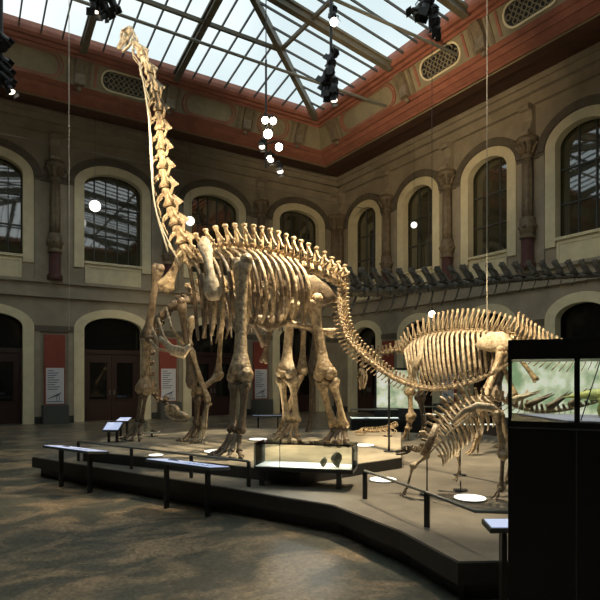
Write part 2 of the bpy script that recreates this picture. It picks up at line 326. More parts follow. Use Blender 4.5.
# horizontal trims, the piers and the half columns on them
def hband(W, u0, u1, d, z0, z1, m):
    b = MB(); b.hexa([W(u0, -d, z0), W(u1, -d, z0), W(u1, .02, z0), W(u0, .02, z0), W(u0, -d, z1), W(u1, -d, z1), W(u1, .02, z1), W(u0, .02, z1)]); return tr(b, m)
for W, a, b_, piers, hw in ((WB, U0, U1, [(cb[i]+cb[i+1])/2 for i in range(len(cb)-1)]+[cb[0]+2.6], AB), (WR, V0, V1, [(crr[i]+crr[i+1])/2 for i in range(len(crr)-1)]+[crr[0]+2.25], AR)):
    fz = MB()
    for d, z0, z1 in ((.55, 15.15, 15.5), (.40, 14.85, 15.15), (.16, 14.45, 14.85), (.22, 14.38, 14.45)):
        fz.hexa([W(a, -d, z0), W(b_, -d, z0), W(b_, .02, z0), W(a, .02, z0), W(a, -d, z1), W(b_, -d, z1), W(b_, .02, z1), W(a, .02, z1)])
    tr(fz, 'wall')
    fb = MB()
    for d, z0, z1 in ((.10, 6.35, 6.95), (.28, 6.95, 7.1), (.20, 6.25, 6.35)):
        fb.hexa([W(a, -d, z0), W(b_, -d, z0), W(b_, .02, z0), W(a, .02, z0), W(a, -d, z1), W(b_, -d, z1), W(b_, .02, z1), W(a, .02, z1)])
    tr(fb, 'wall')
    for pc in piers:
        g = 2*2.89 if W is WB else 4.7; ph = g/2-hw-.36
        if ph < .2 or pc+ph > b_: ph = min(.55, b_-pc-.02)
        for z0, z1 in ((12.0, 12.32), (4.55, 4.85)):
            hband(W, pc-ph, pc+ph, .09, z0, z1, 'wall_dark')
        pl = MB()
        for s_ in (-1, 1):
            for z0, z1 in ((7.1, 12.0), (0.35, 4.55)):
                x = pc+s_*(ph-.15); pl.hexa([W(x-.12, -.07, z0), W(x+.12, -.07, z0), W(x+.12, .01, z0), W(x-.12, .01, z0), W(x-.12, -.07, z1), W(x+.12, -.07, z1), W(x+.12, .01, z1), W(x-.12, .01, z1)])
        tr(pl, 'wall')
        # half column of the upper storey
        root = snode('trim_%d' % (ntrim[0]+1), W(pc, 0, 7.1)); ntrim[0] += 1
        def ring(z): return W(pc, -.28, z)
        MB().tube([ring(z) for z in (7.1, 7.35, 7.36, 8.45)], [.36, .36, .27, .27], 14, ref=(1, 0, 0)).build('column_pedestal', 'column_red', root, True)
        zs_ = (8.45, 8.5, 8.52, 8.7, 8.72, 9.2, 9.22, 9.38, 9.40); rs = (.33, .36, .29, .29, .34, .34, .30, .33, .24)
        bd = MB().tube([ring(z) for z in zs_], list(rs), 14, ref=(1, 0, 0))
        for k in range(7):
            an = math.pi*2*k/7; bd.ball(ring(8.96)+W.dir*(.34*math.cos(an))+(W(0, -1, 0)-W(0, 0, 0))*(.34*math.sin(an)), .09, 6, 4)
        bd.build('carved_collar', 'column', root, True)
        sh = MB()
        n = 20; P = []
        for z in (9.38, 10, 11, 12.0): P.append(ring(z))
        sh.tube(P, [.235, .23, .22, .20], 14, ref=(1, 0, 0))
        for k in range(8):
            an = 2*math.pi*k/8; off = W.dir*(.21*math.cos(an))+(W(0, -1, 0)-W(0, 0, 0))*(.21*math.sin(an)); sh.tube([ring(9.5)+off*1.05, ring(11.9)+off*.95], .03, 5)
        sh.build('column_shaft', 'column', root, True)
        cp = MB().tube([ring(z) for z in (12.0, 12.1, 12.15, 12.3, 12.65, 12.7, 12.9)], [.22, .28, .22, .26, .42, .46, .48], 12, ref=(1, 0, 0))
        for k in range(10):
            an = 2*math.pi*k/10; off = W.dir*math.cos(an)+(W(0, -1, 0)-W(0, 0, 0))*math.sin(an)
            cp.tube([ring(12.2)+off*.24, ring(12.45)+off*.36, ring(12.6)+off*.5, ring(12.52)+off*.55], [.06, .07, .05, .03], 6)
        cp.build('capital', 'column', root, True)
        # console bracket from the capital up to the cornice
        cn = MB().slab([W(pc-.22, 0, 12.9), W(pc-.22, -.5, 12.9), W(pc-.22, -.42, 13.3), W(pc-.22, -.25, 13.7), W(pc-.22, -.3, 14.1), W(pc-.22, -.55, 14.38), W(pc-.22, 0, 14.38)], W.dir*.44)
        for z, d in ((13.1, -.52), (14.2, -.5)): cn.tube([W(pc-.26, d, z), W(pc+.26, d, z)], .12, 10)
        cn.build('console_bracket', 'wall', root)
def base(W, u0, u1, cs, a, name):
    m = MB(); cur = u0
    for c in sorted(cs)+[None]:
        e = (c-a-.36) if c is not None else u1
        m.hexa([W(cur, -.08, 0), W(e, -.08, 0), W(e, .0, 0), W(cur, .0, 0), W(cur, -.08, .35), W(e, -.08, .35), W(e, .0, .35), W(cur, .0, .35)])
        if c is not None: cur = c+a+.36
    struct(m.build(name, 'skirting'))
base(WB, U0, U1, cb, AB, 'baseboard_back'); base(WR, V0, V1, crr, AR, 'baseboard_right')

# coved ceiling: dark soffit, red mouldings, panelled frieze
def cove(prof, name, m, thick=.18):
    mb = MB(); pts = []
    for p, z in prof: pts.append([(U0+p, V0+p, z), (U1-p, V0+p, z), (U1-p, V1-p, z), (U0+p, V1-p, z)])
    for i in range(len(prof)-1):
        for k in range(4):
            a, b, c, d = pts[i][k], pts[i][(k+1) % 4], pts[i+1][(k+1) % 4], pts[i+1][k]
            up = Vector((0, 0, thick)); a, b, c, d = map(Vector, (a, b, c, d))
            mb.hexa([a, b, c, d, a+up, b+up, c+up, d+up])
    return struct(mb.build(name, m))
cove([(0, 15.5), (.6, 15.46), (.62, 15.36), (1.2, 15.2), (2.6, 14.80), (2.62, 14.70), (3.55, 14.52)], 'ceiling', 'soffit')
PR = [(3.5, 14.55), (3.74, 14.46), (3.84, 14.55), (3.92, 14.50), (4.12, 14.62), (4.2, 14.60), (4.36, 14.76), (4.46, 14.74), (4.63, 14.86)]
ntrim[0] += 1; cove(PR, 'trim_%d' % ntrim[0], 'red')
ntrim[0] += 1; cove([(3.42, 14.585), (3.50, 14.49), (3.56, 14.53)], 'trim_%d' % ntrim[0], 'panel'); ntrim[0] += 1
cove([(4.63, 14.86), (5.10, 15.84)], 'trim_%d' % ntrim[0], 'panel')
ntrim[0] += 1; cove([(5.02, 15.80), (5.16, 15.76), (5.2, 15.86), (5.36, 15.84), (5.42, 15.95), (5.62, 15.92), (5.71, 16.02), (5.75, 16.2)], 'trim_%d' % ntrim[0], 'red')

SL = Vector((.47, .98)).normalized()
def FRB(u, s, d):     # back frieze: u along, s up the slope 0..1.08, d out of it
    p = 4.63+SL.x*s+SL.y*(-0)+d*SL.y; z = 14.86+SL.y*s-d*SL.x; return Vector((u, V1-p, z))
def FRR(u, s, d):
    p = 4.63+SL.x*s+d*SL.y; z = 14.86+SL.y*s-d*SL.x; return Vector((U1-p, u, z))
def stadium(uc, L, hh, sc=.54, n=8):
    P = []
    for sgn in (1, -1):
        for i in range(n+1):
            a = -math.pi/2+math.pi*i/n; P.append((uc+sgn*(L/2-hh)+sgn*hh*math.cos(a), sc+sgn*hh*math.sin(a)))
    return P
def stadium_ring(mb, FR, uc, L, hh, wd, d0, d1):
    A = stadium(uc, L, hh); B = stadium(uc, L-2*wd, hh-wd); n = len(A)
    for i in range(n):
        j = (i+1) % n
        mb.hexa([FR(*A[i], d0), FR(*A[j], d0), FR(*B[j], d0), FR(*B[i], d0), FR(*A[i], d1), FR(*A[j], d1), FR(*B[j], d1), FR(*B[i], d1)])
def frieze(FR, brackets, kinds):
    for i in range(len(brackets)):
        u = brackets[i]; b = MB(); prof = [(0.0, .02), (0, .22), (.18, .30), (.5, .18), (.85, .26), (1.04, .34), (1.06, .02)]
        b.slab([FR(u-.2, s, d) for s, d in prof], FR(u+.2, 0, 0)-FR(u-.2, 0, 0))
        b.tube([FR(u-.22, .12, .24), FR(u+.22, .12, .24)], .09, 8); b.ball(FR(u, -.12, .16), .12, 8, 5)
        for s_ in (-1, 1): b.slab([FR(u+s_*.42-.07, s, d) for s, d in ((.02, 0), (.02, .06), (1.04, .06), (1.04, 0))], FR(u+.14, 0, 0)-FR(u, 0, 0))
        tr(b, 'column')
    for i in range(len(brackets)-1):
        u0, u1 = sorted(brackets[i:i+2]); uc = (u0+u1)/2; L = (u1-u0)-1.5
        r = MB()
        if kinds[i] == 'grille':
            L = min(L, 2.2); stadium_ring(r, FR, uc, L, .44, .07, 0, .06); tr(r, 'cream')
            MB_ = MB(); MB_.slab([FR(u, s, .004) for u, s in stadium(uc, L-.1, .39)], FR(uc, 0, .012)-FR(uc, 0, 0)); tr(MB_, 'iron')
            g = MB(); nn = int(L/.24)
            for k in range(nn):
                for rr in range(3):
                    x = uc-L/2+.22+k*(L-.44)/(nn-1); s = .54+(rr-1)*.235
                    if abs(x-uc) > L/2-.44 and rr != 1 and abs(x-uc) > L/2-.3: continue
                    g.tube([FR(x+.10*math.cos(t*math.pi/4), s+.10*math.sin(t*math.pi/4), .03) for t in range(9)], .022, 5)
            tr(g, 'panel')
            for s_ in (-1, 1):
                q = MB(); x = uc+s_*(L/2+.22); q.slab([FR(x-.05, .1, 0), FR(x+.05, .1, 0), FR(x+.05, .98, 0), FR(x-.05, .98, 0)], FR(x, 0, .05)-FR(x, 0, 0)); tr(q, 'red')
        else:
            stadium_ring(r, FR, uc, L, .46, .06, 0, .05); stadium_ring(r, FR, uc, L+.3, .54, .05, 0, .08); tr(r, 'red')
bb = [-7.4, -3.42, .56, 4.54, 8.52, 12.5, 15.6]
frieze(FRB, bb, ['panel', 'grille', 'panel', 'grille', 'panel', 'panel'])
rb = [23.5, 18.2, 14.0, 9.8, 5.6, 1.4]
frieze(FRR, rb, ['panel', 'grille', 'grille', 'grille', 'panel'])

# skylight: a low hipped glass roof on olive beams
SU1, SV1, SU0, SV0, SZ = U1-5.71, V1-5.71, U0+5.71, V0+5.71, 16.05
KB, KR = .19, .155
um = (SU0+SU1)/2; HA = SU1-um; hz = KR*HA; HB = hz/KB
R1 = Vector((um, SV1-HB, SZ+hz)); R0 = Vector((um, SV0+HB, SZ+hz))
C = {'br': Vector((SU1, SV1, SZ)), 'bl': Vector((SU0, SV1, SZ)), 'fr': Vector((SU1, SV0, SZ)), 'fl': Vector((SU0, SV0, SZ))}
sky = snode('window_30', (um, (SV0+SV1)/2, SZ))
g = MB(); t_ = (0, 0, .02)
g.slab([C['bl'], C['br'], R1], t_); g.slab([C['fr'], C['fl'], R0], t_); g.slab([C['br'], C['fr'], R0, R1], t_); g.slab([C['fl'], C['bl'], R1, R0], t_)
for q in g.v: q.z += .09
g.build('pane', 'skyglass', sky)
def roof_z(u, v): return SZ+min(KR*(SU1-u), KR*(u-SU0), KB*(SV1-v), KB*(v-SV0))
def beam(a, b, wd, ht, m, dz=0.):
    a, b = Vector(a), Vector(b); T = (b-a).normalized(); S = T.cross(UPZ).normalized(); N = S.cross(T)
    c = (a+b)/2+UPZ*dz-N*(ht/2); return MB().box(c, ((b-a).length, wd, ht), (T, S, N))
bars = MB(); bigs = []
def to_ridge_b(u):   # from back edge towards the viewer
    dv = min(HB, (KR/KB)*min(SU1-u, u-SU0)); return Vector((u, SV1, SZ)), Vector((u, SV1-dv, SZ+KB*dv))
def to_ridge_r(v):
    du = min(HA, (KB/KR)*min(SV1-v, v-SV0)); return Vector((SU1, v, SZ)), Vector((SU1-du, v, SZ+KR*du))
u = .56-3.98*2
for k in range(32):
    uu = u+k*.796
    if uu <= SU0+.1 or uu >= SU1-.2: continue
    a, b = to_ridge_b(uu); big = k % 5 == 0 and uu < 9
    a2 = Vector((a.x, SV0, SZ)); b2 = Vector((b.x, SV0+(SV1-b.y), b.z))
    for p, q in ((a, b), (a2, b2)):
        if big: bigs.append((p, q))
        else: bars.v, bars.f = (lambda x: (bars.v+x.v, bars.f+[tuple(i+len(bars.v) for i in f) for f in x.f]))(beam(p, q, .055, .09, 'bar', .07))
v = 18.2-.84*30
for k in range(50):
    vv = v+k*.84
    if vv <= SV0+.1 or vv >= SV1-.2: continue
    a, b = to_ridge_r(vv); big = abs(((vv-18.2)/4.2) - round((vv-18.2)/4.2)) < .01 and vv < 18.5
    a2 = Vector((SU0, a.y, SZ)); b2 = Vector((SU0+(SU1-b.x), b.y, b.z))
    for p, q in ((a, b), (a2, b2)):
        if big: bigs.append((p, q))
        else: bars.v, bars.f = (lambda x: (bars.v+x.v, bars.f+[tuple(i+len(bars.v) for i in f) for f in x.f]))(beam(p, q, .055, .09, 'bar', .07))
bars.build('glazing_bars', 'bar', sky)
for p, q in bigs:
    m = beam(p, q, .26, .10, 'beam', .06); x = beam(p, q, .10, .34, 'beam', .0); y = beam(p, q, .26, .05, 'beam', -.30)
    for z in (x, y): b0 = len(m.v); m.v += z.v; m.f += [tuple(i+b0 for i in f) for f in z.f]
    m.build('roof_beam', 'beam', sky)
for p, q in ((C['br'], R1), (C['bl'], R1), (C['fr'], R0), (C['fl'], R0), (R0, R1)):
    beam(p, q, .22, .36, 'beam', .08).build('hip_beam', 'beam', sky)
for s in (4.07,):
    a = s; b = s*KR/KB
    for p, q in (((SU0+a, SV1-b, 0), (SU1-a, SV1-b, 0)), ((SU1-a, SV0+b, 0), (SU1-a, SV1-b, 0)), ((SU0+a, SV0+b, 0), (SU0+a, SV1-b, 0)), ((SU0+a, SV0+b, 0), (SU1-a, SV0+b, 0))):
        p = Vector(p); q = Vector(q); p.z = q.z = SZ+KR*a; beam(p, q, .12, .16, 'beam', -.02).build('purlin', 'beam', sky)
def add(mb, x): b0 = len(mb.v); mb.v += x.v; mb.f += [tuple(i+b0 for i in f) for f in x.f]
def tie(a, b, r, m='rod'): return tr(MB().tube([a, b], r, 8), m)
tie((SU0-1.6, 19.6, 15.0), (17.9, 19.6, 15.0), .06); tie((SU0-1.6, 15.2, 15.2), (17.9, 15.2, 15.2), .06)
tie((U0, 26.6, 12.3+.4), (U1, 26.6, 12.7), .018)

# ------------------------------------------------------------------ platforms
ZL, ZU = .46, .68
def pl(px, py, z): q = PZ(px, py, z); return (q.x, q.y)
low = [pl(32, 457, ZL), pl(200, 483.5, ZL), pl(333, 505, ZL), pl(400, 531, ZL), pl(458, 562, ZL), pl(512, 561, ZL)]
e = CW(6.5, 5.8, 0); e2 = CW(8.3, 13.5, 0); e3 = CW(5.9, 18.0, 0); e4 = CW(-2.2, 19.6, 0); e5 = CW(-6.0, 14.9, 0)
low += [(e.x, e.y), (e2.x, e2.y), (e3.x, e3.y), (e4.x, e4.y), (e5.x, e5.y)]
cx_ = sum(p[0] for p in low)/len(low); cy_ = sum(p[1] for p in low)/len(low)
pt = thing('display_platform', 'wide low charcoal platform with grey top running under all the dinosaur skeletons', 'platform', (cx_, cy_, 0))
def inset(poly, k): # pull vertices towards the middle
    out = []
    for i, p in enumerate(poly):
        p = Vector(p); a = Vector(poly[i-1]); b = Vector(poly[(i+1) % len(poly)]); d1 = (p-a).normalized(); d2 = (b-p).normalized()
        n = Vector((-d1.y-d2.y, d1.x+d2.x)).normalized(); out.append(tuple(p+n*k/max(.5, math.sqrt((1+d1.dot(d2))/2))))
    return out
MB().prism(inset(low, .16), 0, .22).build('plinth_base', 'black_matt', pt)
MB().prism(low, .22, ZL-.012).build('side_board', 'plat_side', pt)
MB().prism(inset(low, .02), ZL-.012, ZL).build('deck', 'plat_low', pt)
hi = [pl(83, 461, ZL), pl(200, 473, ZL), pl(300, 485, ZL), pl(402, 468, ZL)]
f1 = CW(3.05, 16.5, 0); f2 = CW(-1.9, 18.0, 0); f3 = CW(-5.35, 15.1, 0)
hi += [(f1.x, f1.y), (f2.x, f2.y), (f3.x, f3.y)]
pt2 = thing('raised_platform', 'upper black-edged platform tier with sandy top under the tall long-necked skeleton', 'platform', (PZ(250, 450, ZL).x, PZ(250, 450, ZL).y, ZL))
MB().prism(hi, ZL, ZU-.012).build('side_board', 'plat_side', pt2)
MB().prism(inset(hi, .02), ZU-.012, ZU).build('deck', 'plat_top', pt2)

# ------------------------------------------------------------------ bones
def bone_into(mb, a, b, r, f0=1.9, f1=2.0, flat=1.0, ref=None, bow=.0, n=10):
    a, b = Vector(a), Vector(b); L = (b-a).length; T = (b-a).normalized()
    S = Vector(ref) if ref is not None else RT; S = (S-T*S.dot(T)).normalized()
    ts = (0, .04, .10, .2, .35, .5, .65, .8, .9, .96, 1); P = []; R = []
    for t in ts:
        k = r*(1+(f0-1)*max(0, 1-t/.28)**1.5+(f1-1)*max(0, 1-(1-t)/.28)**1.5)
        if t in (0, 1): k *= .72
        P.append(a+(b-a)*t+S*(bow*L*math.sin(math.pi*t))); R.append((k, max(r*.75, k*.72)*flat))
    mb.tube(P, R, n, ref=S)
    for p, ff in ((a, f0), (b, f1)):
        for s_ in (-1, 1): mb.ball(p+S*(s_*r*ff*.5), r*ff*.52, 8, 5)
    return S
def vertebra_into(mb, p, T, Up, L, r, h, wd, chev=0., lean=.15):
    S = T.cross(Up).normalized()
    mb.tube([p-T*L*.5, p-T*L*.4, p, p+T*L*.4, p+T*L*.5], [r*.85, r, r*.7, r, r*.85], 8, ref=Up)
    tip = p+Up*(r+h)-T*h*lean
    mb.tube([p+Up*r*.5, p+Up*(r+h*.3)-T*h*lean*.3, p+Up*(r+h*.8)-T*h*lean*.8, tip], [(L*.40, r*.5), (L*.28, r*.26), (L*.26, r*.26), (L*.32, r*.5)], 6, ref=T)
    mb.ball(tip, (r*.56, r*.56, r*.36), 6, 4)
    if h > .25:
        for s_ in (-1, 1): mb.tube([p+Up*(r+h*.9)-T*h*lean, p+Up*(r+h*.45)+S*s_*wd*.42, p+Up*(r+h*.12)+S*s_*wd*.9], [r*.24, r*.17, r*.24], 5); mb.ball(p+Up*(r+h*.12)+S*s_*wd*.95, r*.3, 6, 4)
    for s_ in (-1, 1):
        mb.tube([p+Up*r*.6, p+Up*r*.95+S*s_*wd*.5, p+Up*r*.9+S*s_*wd], [(L*.24, r*.25), (L*.16, r*.16), (L*.2, r*.2)], 6, ref=T)
        mb.tube([p+Up*r*.8+S*s_*r*.3, p+Up*r*1.3+S*s_*r*.4+T*L*.5, p+Up*r*1.2+S*s_*r*.4+T*L*.72], [r*.22, r*.18, r*.16], 5)
    if chev: mb.tube([p-Up*r*.8, p-Up*(r+chev*.5)-T*chev*.25, p-Up*(r+chev)-T*chev*.55], [r*.26, r*.2, (r*.3, r*.14)], 5)
def rib_pts(p, S, Up, back, wd, drop, fwd=0., n=9):
    out = []
    for i in range(n):
        t = i/(n-1); a = math.pi*.08+t*math.pi*.78
        x = wd*math.sin(min(a, math.pi*.92))**.8; z = -drop*(1-math.cos(a))/1.9
        if i == 0: x = wd*.15; z = .04
        out.append(p+S*x+Up*z+back*(fwd*t+.10*math.sin(math.pi*t)))
    return out
def foot_into(mb, an, face, side, size, toes=5, drop=None, spread=1.0):
    """toes fan out from the ankle down to the deck"""
    an = Vector(an); dz = drop
    for k in range(toes):
        q = (k-(toes-1)/2)/max(1, (toes-1)/2); d = (face*math.cos(q*1.1*spread)+side*math.sin(q*1.1*spread)).normalized()
        a = an+d*size*.18+side*q*size*.12; b = an+d*size*.55-UPZ*dz*.62; c = an+d*size*.85-UPZ*dz*.86; e_ = an+d*size*1.12-UPZ*(dz-.035)
        bone_into(mb, a, b, size*.10, 1.5, 1.5, ref=side, n=7); bone_into(mb, b, c, size*.09, 1.4, 1.4, ref=side, n=6)
        mb.tube([c, c.lerp(e_, .5)+UPZ*.02, e_], [size*.07, size*.06, size*.02], 6)
    mb.ball(an, (size*.22, size*.2, size*.14), 8, 5)

def skull(root, at, face, up, L, m='bone', longsn=1.0):
    S = face.cross(up).normalized(); s = MB(); A = (face, S, up)
    def q(f, u_, w_=0): return at+face*(f*L)+up*(u_*L)+S*(w_*L)
    s.tube([q(-.05, 0), q(.05, .02), q(.22, .03)], [L*.13, (L*.17, L*.17), (L*.16, L*.14)], 10, ref=up)            # braincase
    s.tube([q(.42, -.02), q(.7, -.05), q(.95, -.08), q(1.02, -.10)], [(L*.13, L*.14), (L*.10, L*.13), (L*.08, L*.12), (L*.03, L*.07)], 10, ref=up)   # muzzle
    for w_ in (-1, 1):
        s.tube([q(.15, .14, .10*w_), q(.30, .20, .09*w_), q(.45, .16, .08*w_), q(.62, .02, .08*w_)], [L*.035, L*.04, L*.035, L*.03], 6)  # nasal arch
        s.tube([q(.12, -.10, .14*w_), q(.35, -.13, .13*w_), q(.62, -.12, .10*w_)], L*.035, 6)                      # cheek bar
        s.tube([q(.36, .14, .10*w_), q(.40, -.02, .13*w_), q(.38, -.12, .13*w_)], L*.03, 6)
        for k in range(6): s.tube([q(.62+k*.065, -.13, .08*w_), q(.63+k*.065, -.20, .08*w_)], [L*.018, L*.006], 5)
    s.tube([q(.25, .19), q(.45, .15), q(.65, .02)], [L*.05, L*.045, L*.035], 7)
    so = s.build('skull', m, root, True)
    j = MB()
    for w_ in (-1, 1): j.tube([q(.05, -.16, .12*w_), q(.3, -.27, .12*w_), q(.6, -.30, .10*w_), q(.9, -.27, .05*w_), q(.94, -.26, 0)], [L*.04, L*.055, L*.045, L*.05, L*.045], 7)
    j.build('lower_jaw', m, so, True)

def leg(root, chain, radii, names, face, side, fsize, mats, toes=5, twin=(1,), feet_name='foot', deck=ZU, spread=1.0):
    """chain: joints from the body down to the ankle"""
    for i in range(len(chain)-1):
        a, b = Vector(chain[i]), Vector(chain[i+1]); r = radii[i]
        d = (b-a).normalized()
        if i in twin:
            S = side
            for s_, nm in ((-1, names[i]), (1, names[i])):
                mb = MB(); bone_into(mb, a+d*r*1.2+S*s_*r*.95, b-d*r*.8+S*s_*r*.80, r*.52, 2.3, 1.9, ref=S, bow=.03*s_); mb.build(nm, mats[i], root, True)
        else:
            mb = MB(); bone_into(mb, a, b, r*.92, 2.1, 2.5, ref=side); mb.build(names[i], mats[i], root, True)
    an = Vector(chain[-1]); mb = MB(); foot_into(mb, an, face, side, fsize, toes, drop=an.z-deck, spread=spread); mb.build(feet_name, mats[-1], root, True)

def spine(root, name, pts, ref, rf, hf, wf, cf, m, lean=.2, gap=.92):
    n = len(pts); out = []
    for i, p in enumerate(pts):
        T = (pts[min(i+1, n-1)]-pts[max(i-1, 0)]); L = T.length/(2 if 0 < i < n-1 else 1); T.normalize()
        Up = (ref-T*ref.dot(T)).normalized(); t = i/max(1, n-1); out.append((p, T, Up, L))
        mb = MB(); vertebra_into(mb, p, T, Up, L*gap, rf(t), hf(t), wf(t), cf(t), lean); mb.build(name, m(t) if callable(m) else m, root, True)
    return out

# ------------------------------------------------------------------ the giant long-necked skeleton
S0 = PD(192, 266, 13.0); H0 = PD(322, 290, 14.1)
back = (H0-S0); back.z = 0; back.normalize(); side = back.cross(UPZ).normalized()   # side points to the viewer's side
if side.dot(FW) > 0: side = -side
G = thing('long_necked_dinosaur_skeleton', 'giant brown sauropod skeleton with upright neck reaching the glass roof, tallest in the hall', 'skeleton', (PZ(240, 455, ZU).x, PZ(240, 455, ZU).y, ZU))
ref = UPZ+back*.8
# neck
neck = curve([PD(190, 262, 13.0), PD(181, 240, 12.95), PD(171, 212, 12.9), PD(164, 182, 12.9), PD(161, 152, 12.9), PD(159, 120, 12.9), PD(156, 95, 12.9), PD(148, 70, 12.9), PD(139, 50, 12.9), PD(132, 40, 12.9)], 13)
for i in range(len(neck)-1):
    a, b = neck[i], neck[i+1]; T = (b-a).normalized(); L = (b-a).length; t = i/(len(neck)-2); p = (a+b)/2
    D = (ref-T*ref.dot(T)).normalized(); S = T.cross(D).normalized(); r = .155*(1-t)+.09*t
    mb = MB(); mb.tube([p-T*L*.5, p-T*L*.40, p-T*L*.1, p+T*L*.3, p+T*L*.46], [r*.9, r*1.1, r*.5, r*.75, r*.6], 10, ref=D)
    # dorsal flange and two side wings: swept triangular plates
    th = r*.42
    mb.slab([p+T*L*.46+D*r*.5-S*th/2, p+T*L*.10+D*r*1.25-S*th/2, p-T*L*.34+D*r*2.55-S*th/2, p-T*L*.46+D*r*1.7-S*th/2, p-T*L*.50+D*r*.5-S*th/2], S*th)
    for s_ in (-1, 1):
        W_ = (S*s_+D*.25).normalized()
        mb.slab([p+T*L*.42+W_*r*.6, p-T*L*.05+W_*r*1.25, p-T*L*.36+W_*r*2.1, p-T*L*.44+W_*r*1.2, p-T*L*.3+W_*r*.5], D*r*.3)
        mb.tube([p+D*r*.7+S*s_*r*.5+T*L*.1, p+D*r*1.25+S*s_*r*.75+T*L*.45, p+D*r*1.15+S*s_*r*.7+T*L*.72], [r*.30, r*.24, r*.18], 6)
        mb.tube([p-D*r*.7+S*s_*r*.7+T*L*.1, p-D*r*1.5+S*s_*r*.95-T*L*.05, p-D*r*2.0+S*s_*r*.8-T*L*.30, p-D*r*1.7+S*s_*r*.75-T*L*.95], [r*.30, r*.22, r*.15, r*.06], 5)
    mb.build('neck_vertebra', 'bone' if i < 9 else 'bone_pale', G, False)
fc = (PD(112, 36, 12.7)-PD(132, 30, 12.9)).normalized(); fc = (fc-UPZ*.75).normalized(); su = (UPZ-fc*fc.z).normalized()
skull(G, PD(131, 30, 12.9), fc, su, .60, 'bone_pale')
# back
ctr = curve([PD(190, 262, 13.0), PD(212, 254, 13.1), PD(238, 252, 13.3), PD(265, 256, 13.6), PD(295, 264, 13.9), PD(318, 271, 14.1), PD(340, 282, 14.3)], 21)
bk = spine(G, 'back_vertebra', ctr, UPZ+back*.25, lambda t: .15, lambda t: .30+.22*math.sin(math.pi*min(1, t*1.1))**.8, lambda t: .42, lambda t: 0, 'bone', lean=.12)
for i in range(0, 14):
    p, T, Up, L = bk[i]; t = i/13
    for s_ in (-1, 1):
        wd = .95*(.55+.45*math.sin(math.pi*(.15+.75*t))); dr = 2.05*(.72+.28*math.sin(math.pi*(.2+.6*t)))*(1-.25*t)
        P = rib_pts(p-UPZ*.0, side*s_, UPZ, back, wd, dr, fwd=.25)
        MB().tube(P, [(.065, .035)]+[(.05, .028)]*6+[(.045, .026), (.03, .02)], 7, ref=back).build('rib', 'bone' if s_ > 0 and i % 3 else 'bone_dark', G, True)  # far ribs take the darker bone as painted shade
# tail
tail = curve([PD(341, 288, 14.3), PD(341, 312, 14.0), PD(348, 338, 13.5), PD(368, 359, 12.9), PD(396, 379, 12.1), PD(428, 389, 11.3), PD(460, 386, 10.6), PD(490, 375, 10.0), PD(512, 362, 9.5), PD(527, 350, 9.1)], 56)
def rt(t): return .085*(1-t)**.9+.016
spine(G, 'tail_vertebra', tail, UPZ*1.0+back*.25, rt, lambda t: .22*(1-t)**1.3+.012, lambda t: .17*(1-t)**1.2+.01, lambda t: .26*(1-t)**1.1 if 2/46 < t < .8 else 0, 'bone', lean=.35)
# shoulder blades, sternum, pelvis
for s_, c in ((1, PD(204, 242, 12.5)), (-1, PD(186, 246, 13.6))):
    e_ = PD(214, 300, 12.0) if s_ > 0 else PD(163, 292, 14.0)
    P = [c, c.lerp(e_, .25)+side*s_*.08, c.lerp(e_, .6)+side*s_*.12, e_]
    MB().tube(curve([P[0]+UPZ*.12]+P, 9), [(.05, .03), (.17, .04), (.16, .05), (.11, .05), (.09, .06), (.10, .07), (.15, .08), (.24, .09), (.12, .06)], 10, ref=back).build('shoulder_blade', 'bone_pale' if s_ > 0 else 'bone', G, True)
MB().tube([PD(160, 338, 13.4), PD(172, 350, 13.1), PD(184, 353, 12.8), PD(190, 346, 12.6)], [(.06, .03), (.13, .05), (.14, .05), (.07, .03)], 8, ref=UPZ).build('breastbone', 'bone_pale', G, True)
for i, (a, b) in enumerate((((158, 318), (176, 351)), ((152, 328), (168, 346)), ((166, 308), (184, 344)), ((150, 340), (172, 352)))):
    MB().tube([PD(*a, 13.6), PD((a[0]+b[0])/2-3, (a[1]+b[1])/2+3, 13.4), PD(*b, 13.2)], [.035, .04, .03], 6).build('breast_rib', 'bone', G, True)
il = MB()
P0 = PD(282, 292, 13.3); P1 = PD(335, 300, 13.7)
il.tube([P0, P0.lerp(P1, .25)+UPZ*.16, P0.lerp(P1, .55)+UPZ*.18, P0.lerp(P1, .85)+UPZ*.04, P1], [(.10, .05), (.30, .06), (.36, .07), (.24, .06), (.06, .04)], 10, ref=UPZ)
il.build('hip_bone', 'bone_dark', G, True)
il = MB(); P0 = PD(285, 290, 14.7); P1 = PD(338, 300, 15.0)
il.tube([P0, P0.lerp(P1, .3)+UPZ*.15, P0.lerp(P1, .7)+UPZ*.12, P1], [(.10, .05), (.34, .06), (.3, .07), (.06, .04)], 10, ref=UPZ); il.build('hip_bone', 'bone', G, True)
mb = MB(); bone_into(mb, PD(284, 322, 13.4), PD(333, 333, 13.7), .07, 1.8, 2.2); mb.build('hip_strut_bone', 'bone', G, True)
mb = MB(); mb.tube([PD(250, 318, 12.9), PD(268, 324, 13.1), PD(290, 318, 13.4)], [(.10, .04), (.19, .05), (.12, .04)], 8, ref=UPZ); mb.build('hip_plate_bone', 'bone_dark', G, True)
mb = MB(); bone_into(mb, PD(272, 318, 13.2), PD(264, 361, 13.2), .06, 1.5, 1.9); mb.build('pubic_bone', 'bone_dark', G, True)
mb = MB(); bone_into(mb, PD(252, 322, 12.6), PD(264, 345, 12.9), .06, 1.5, 1.5); mb.build('pubic_bone', 'bone_dark', G, True)
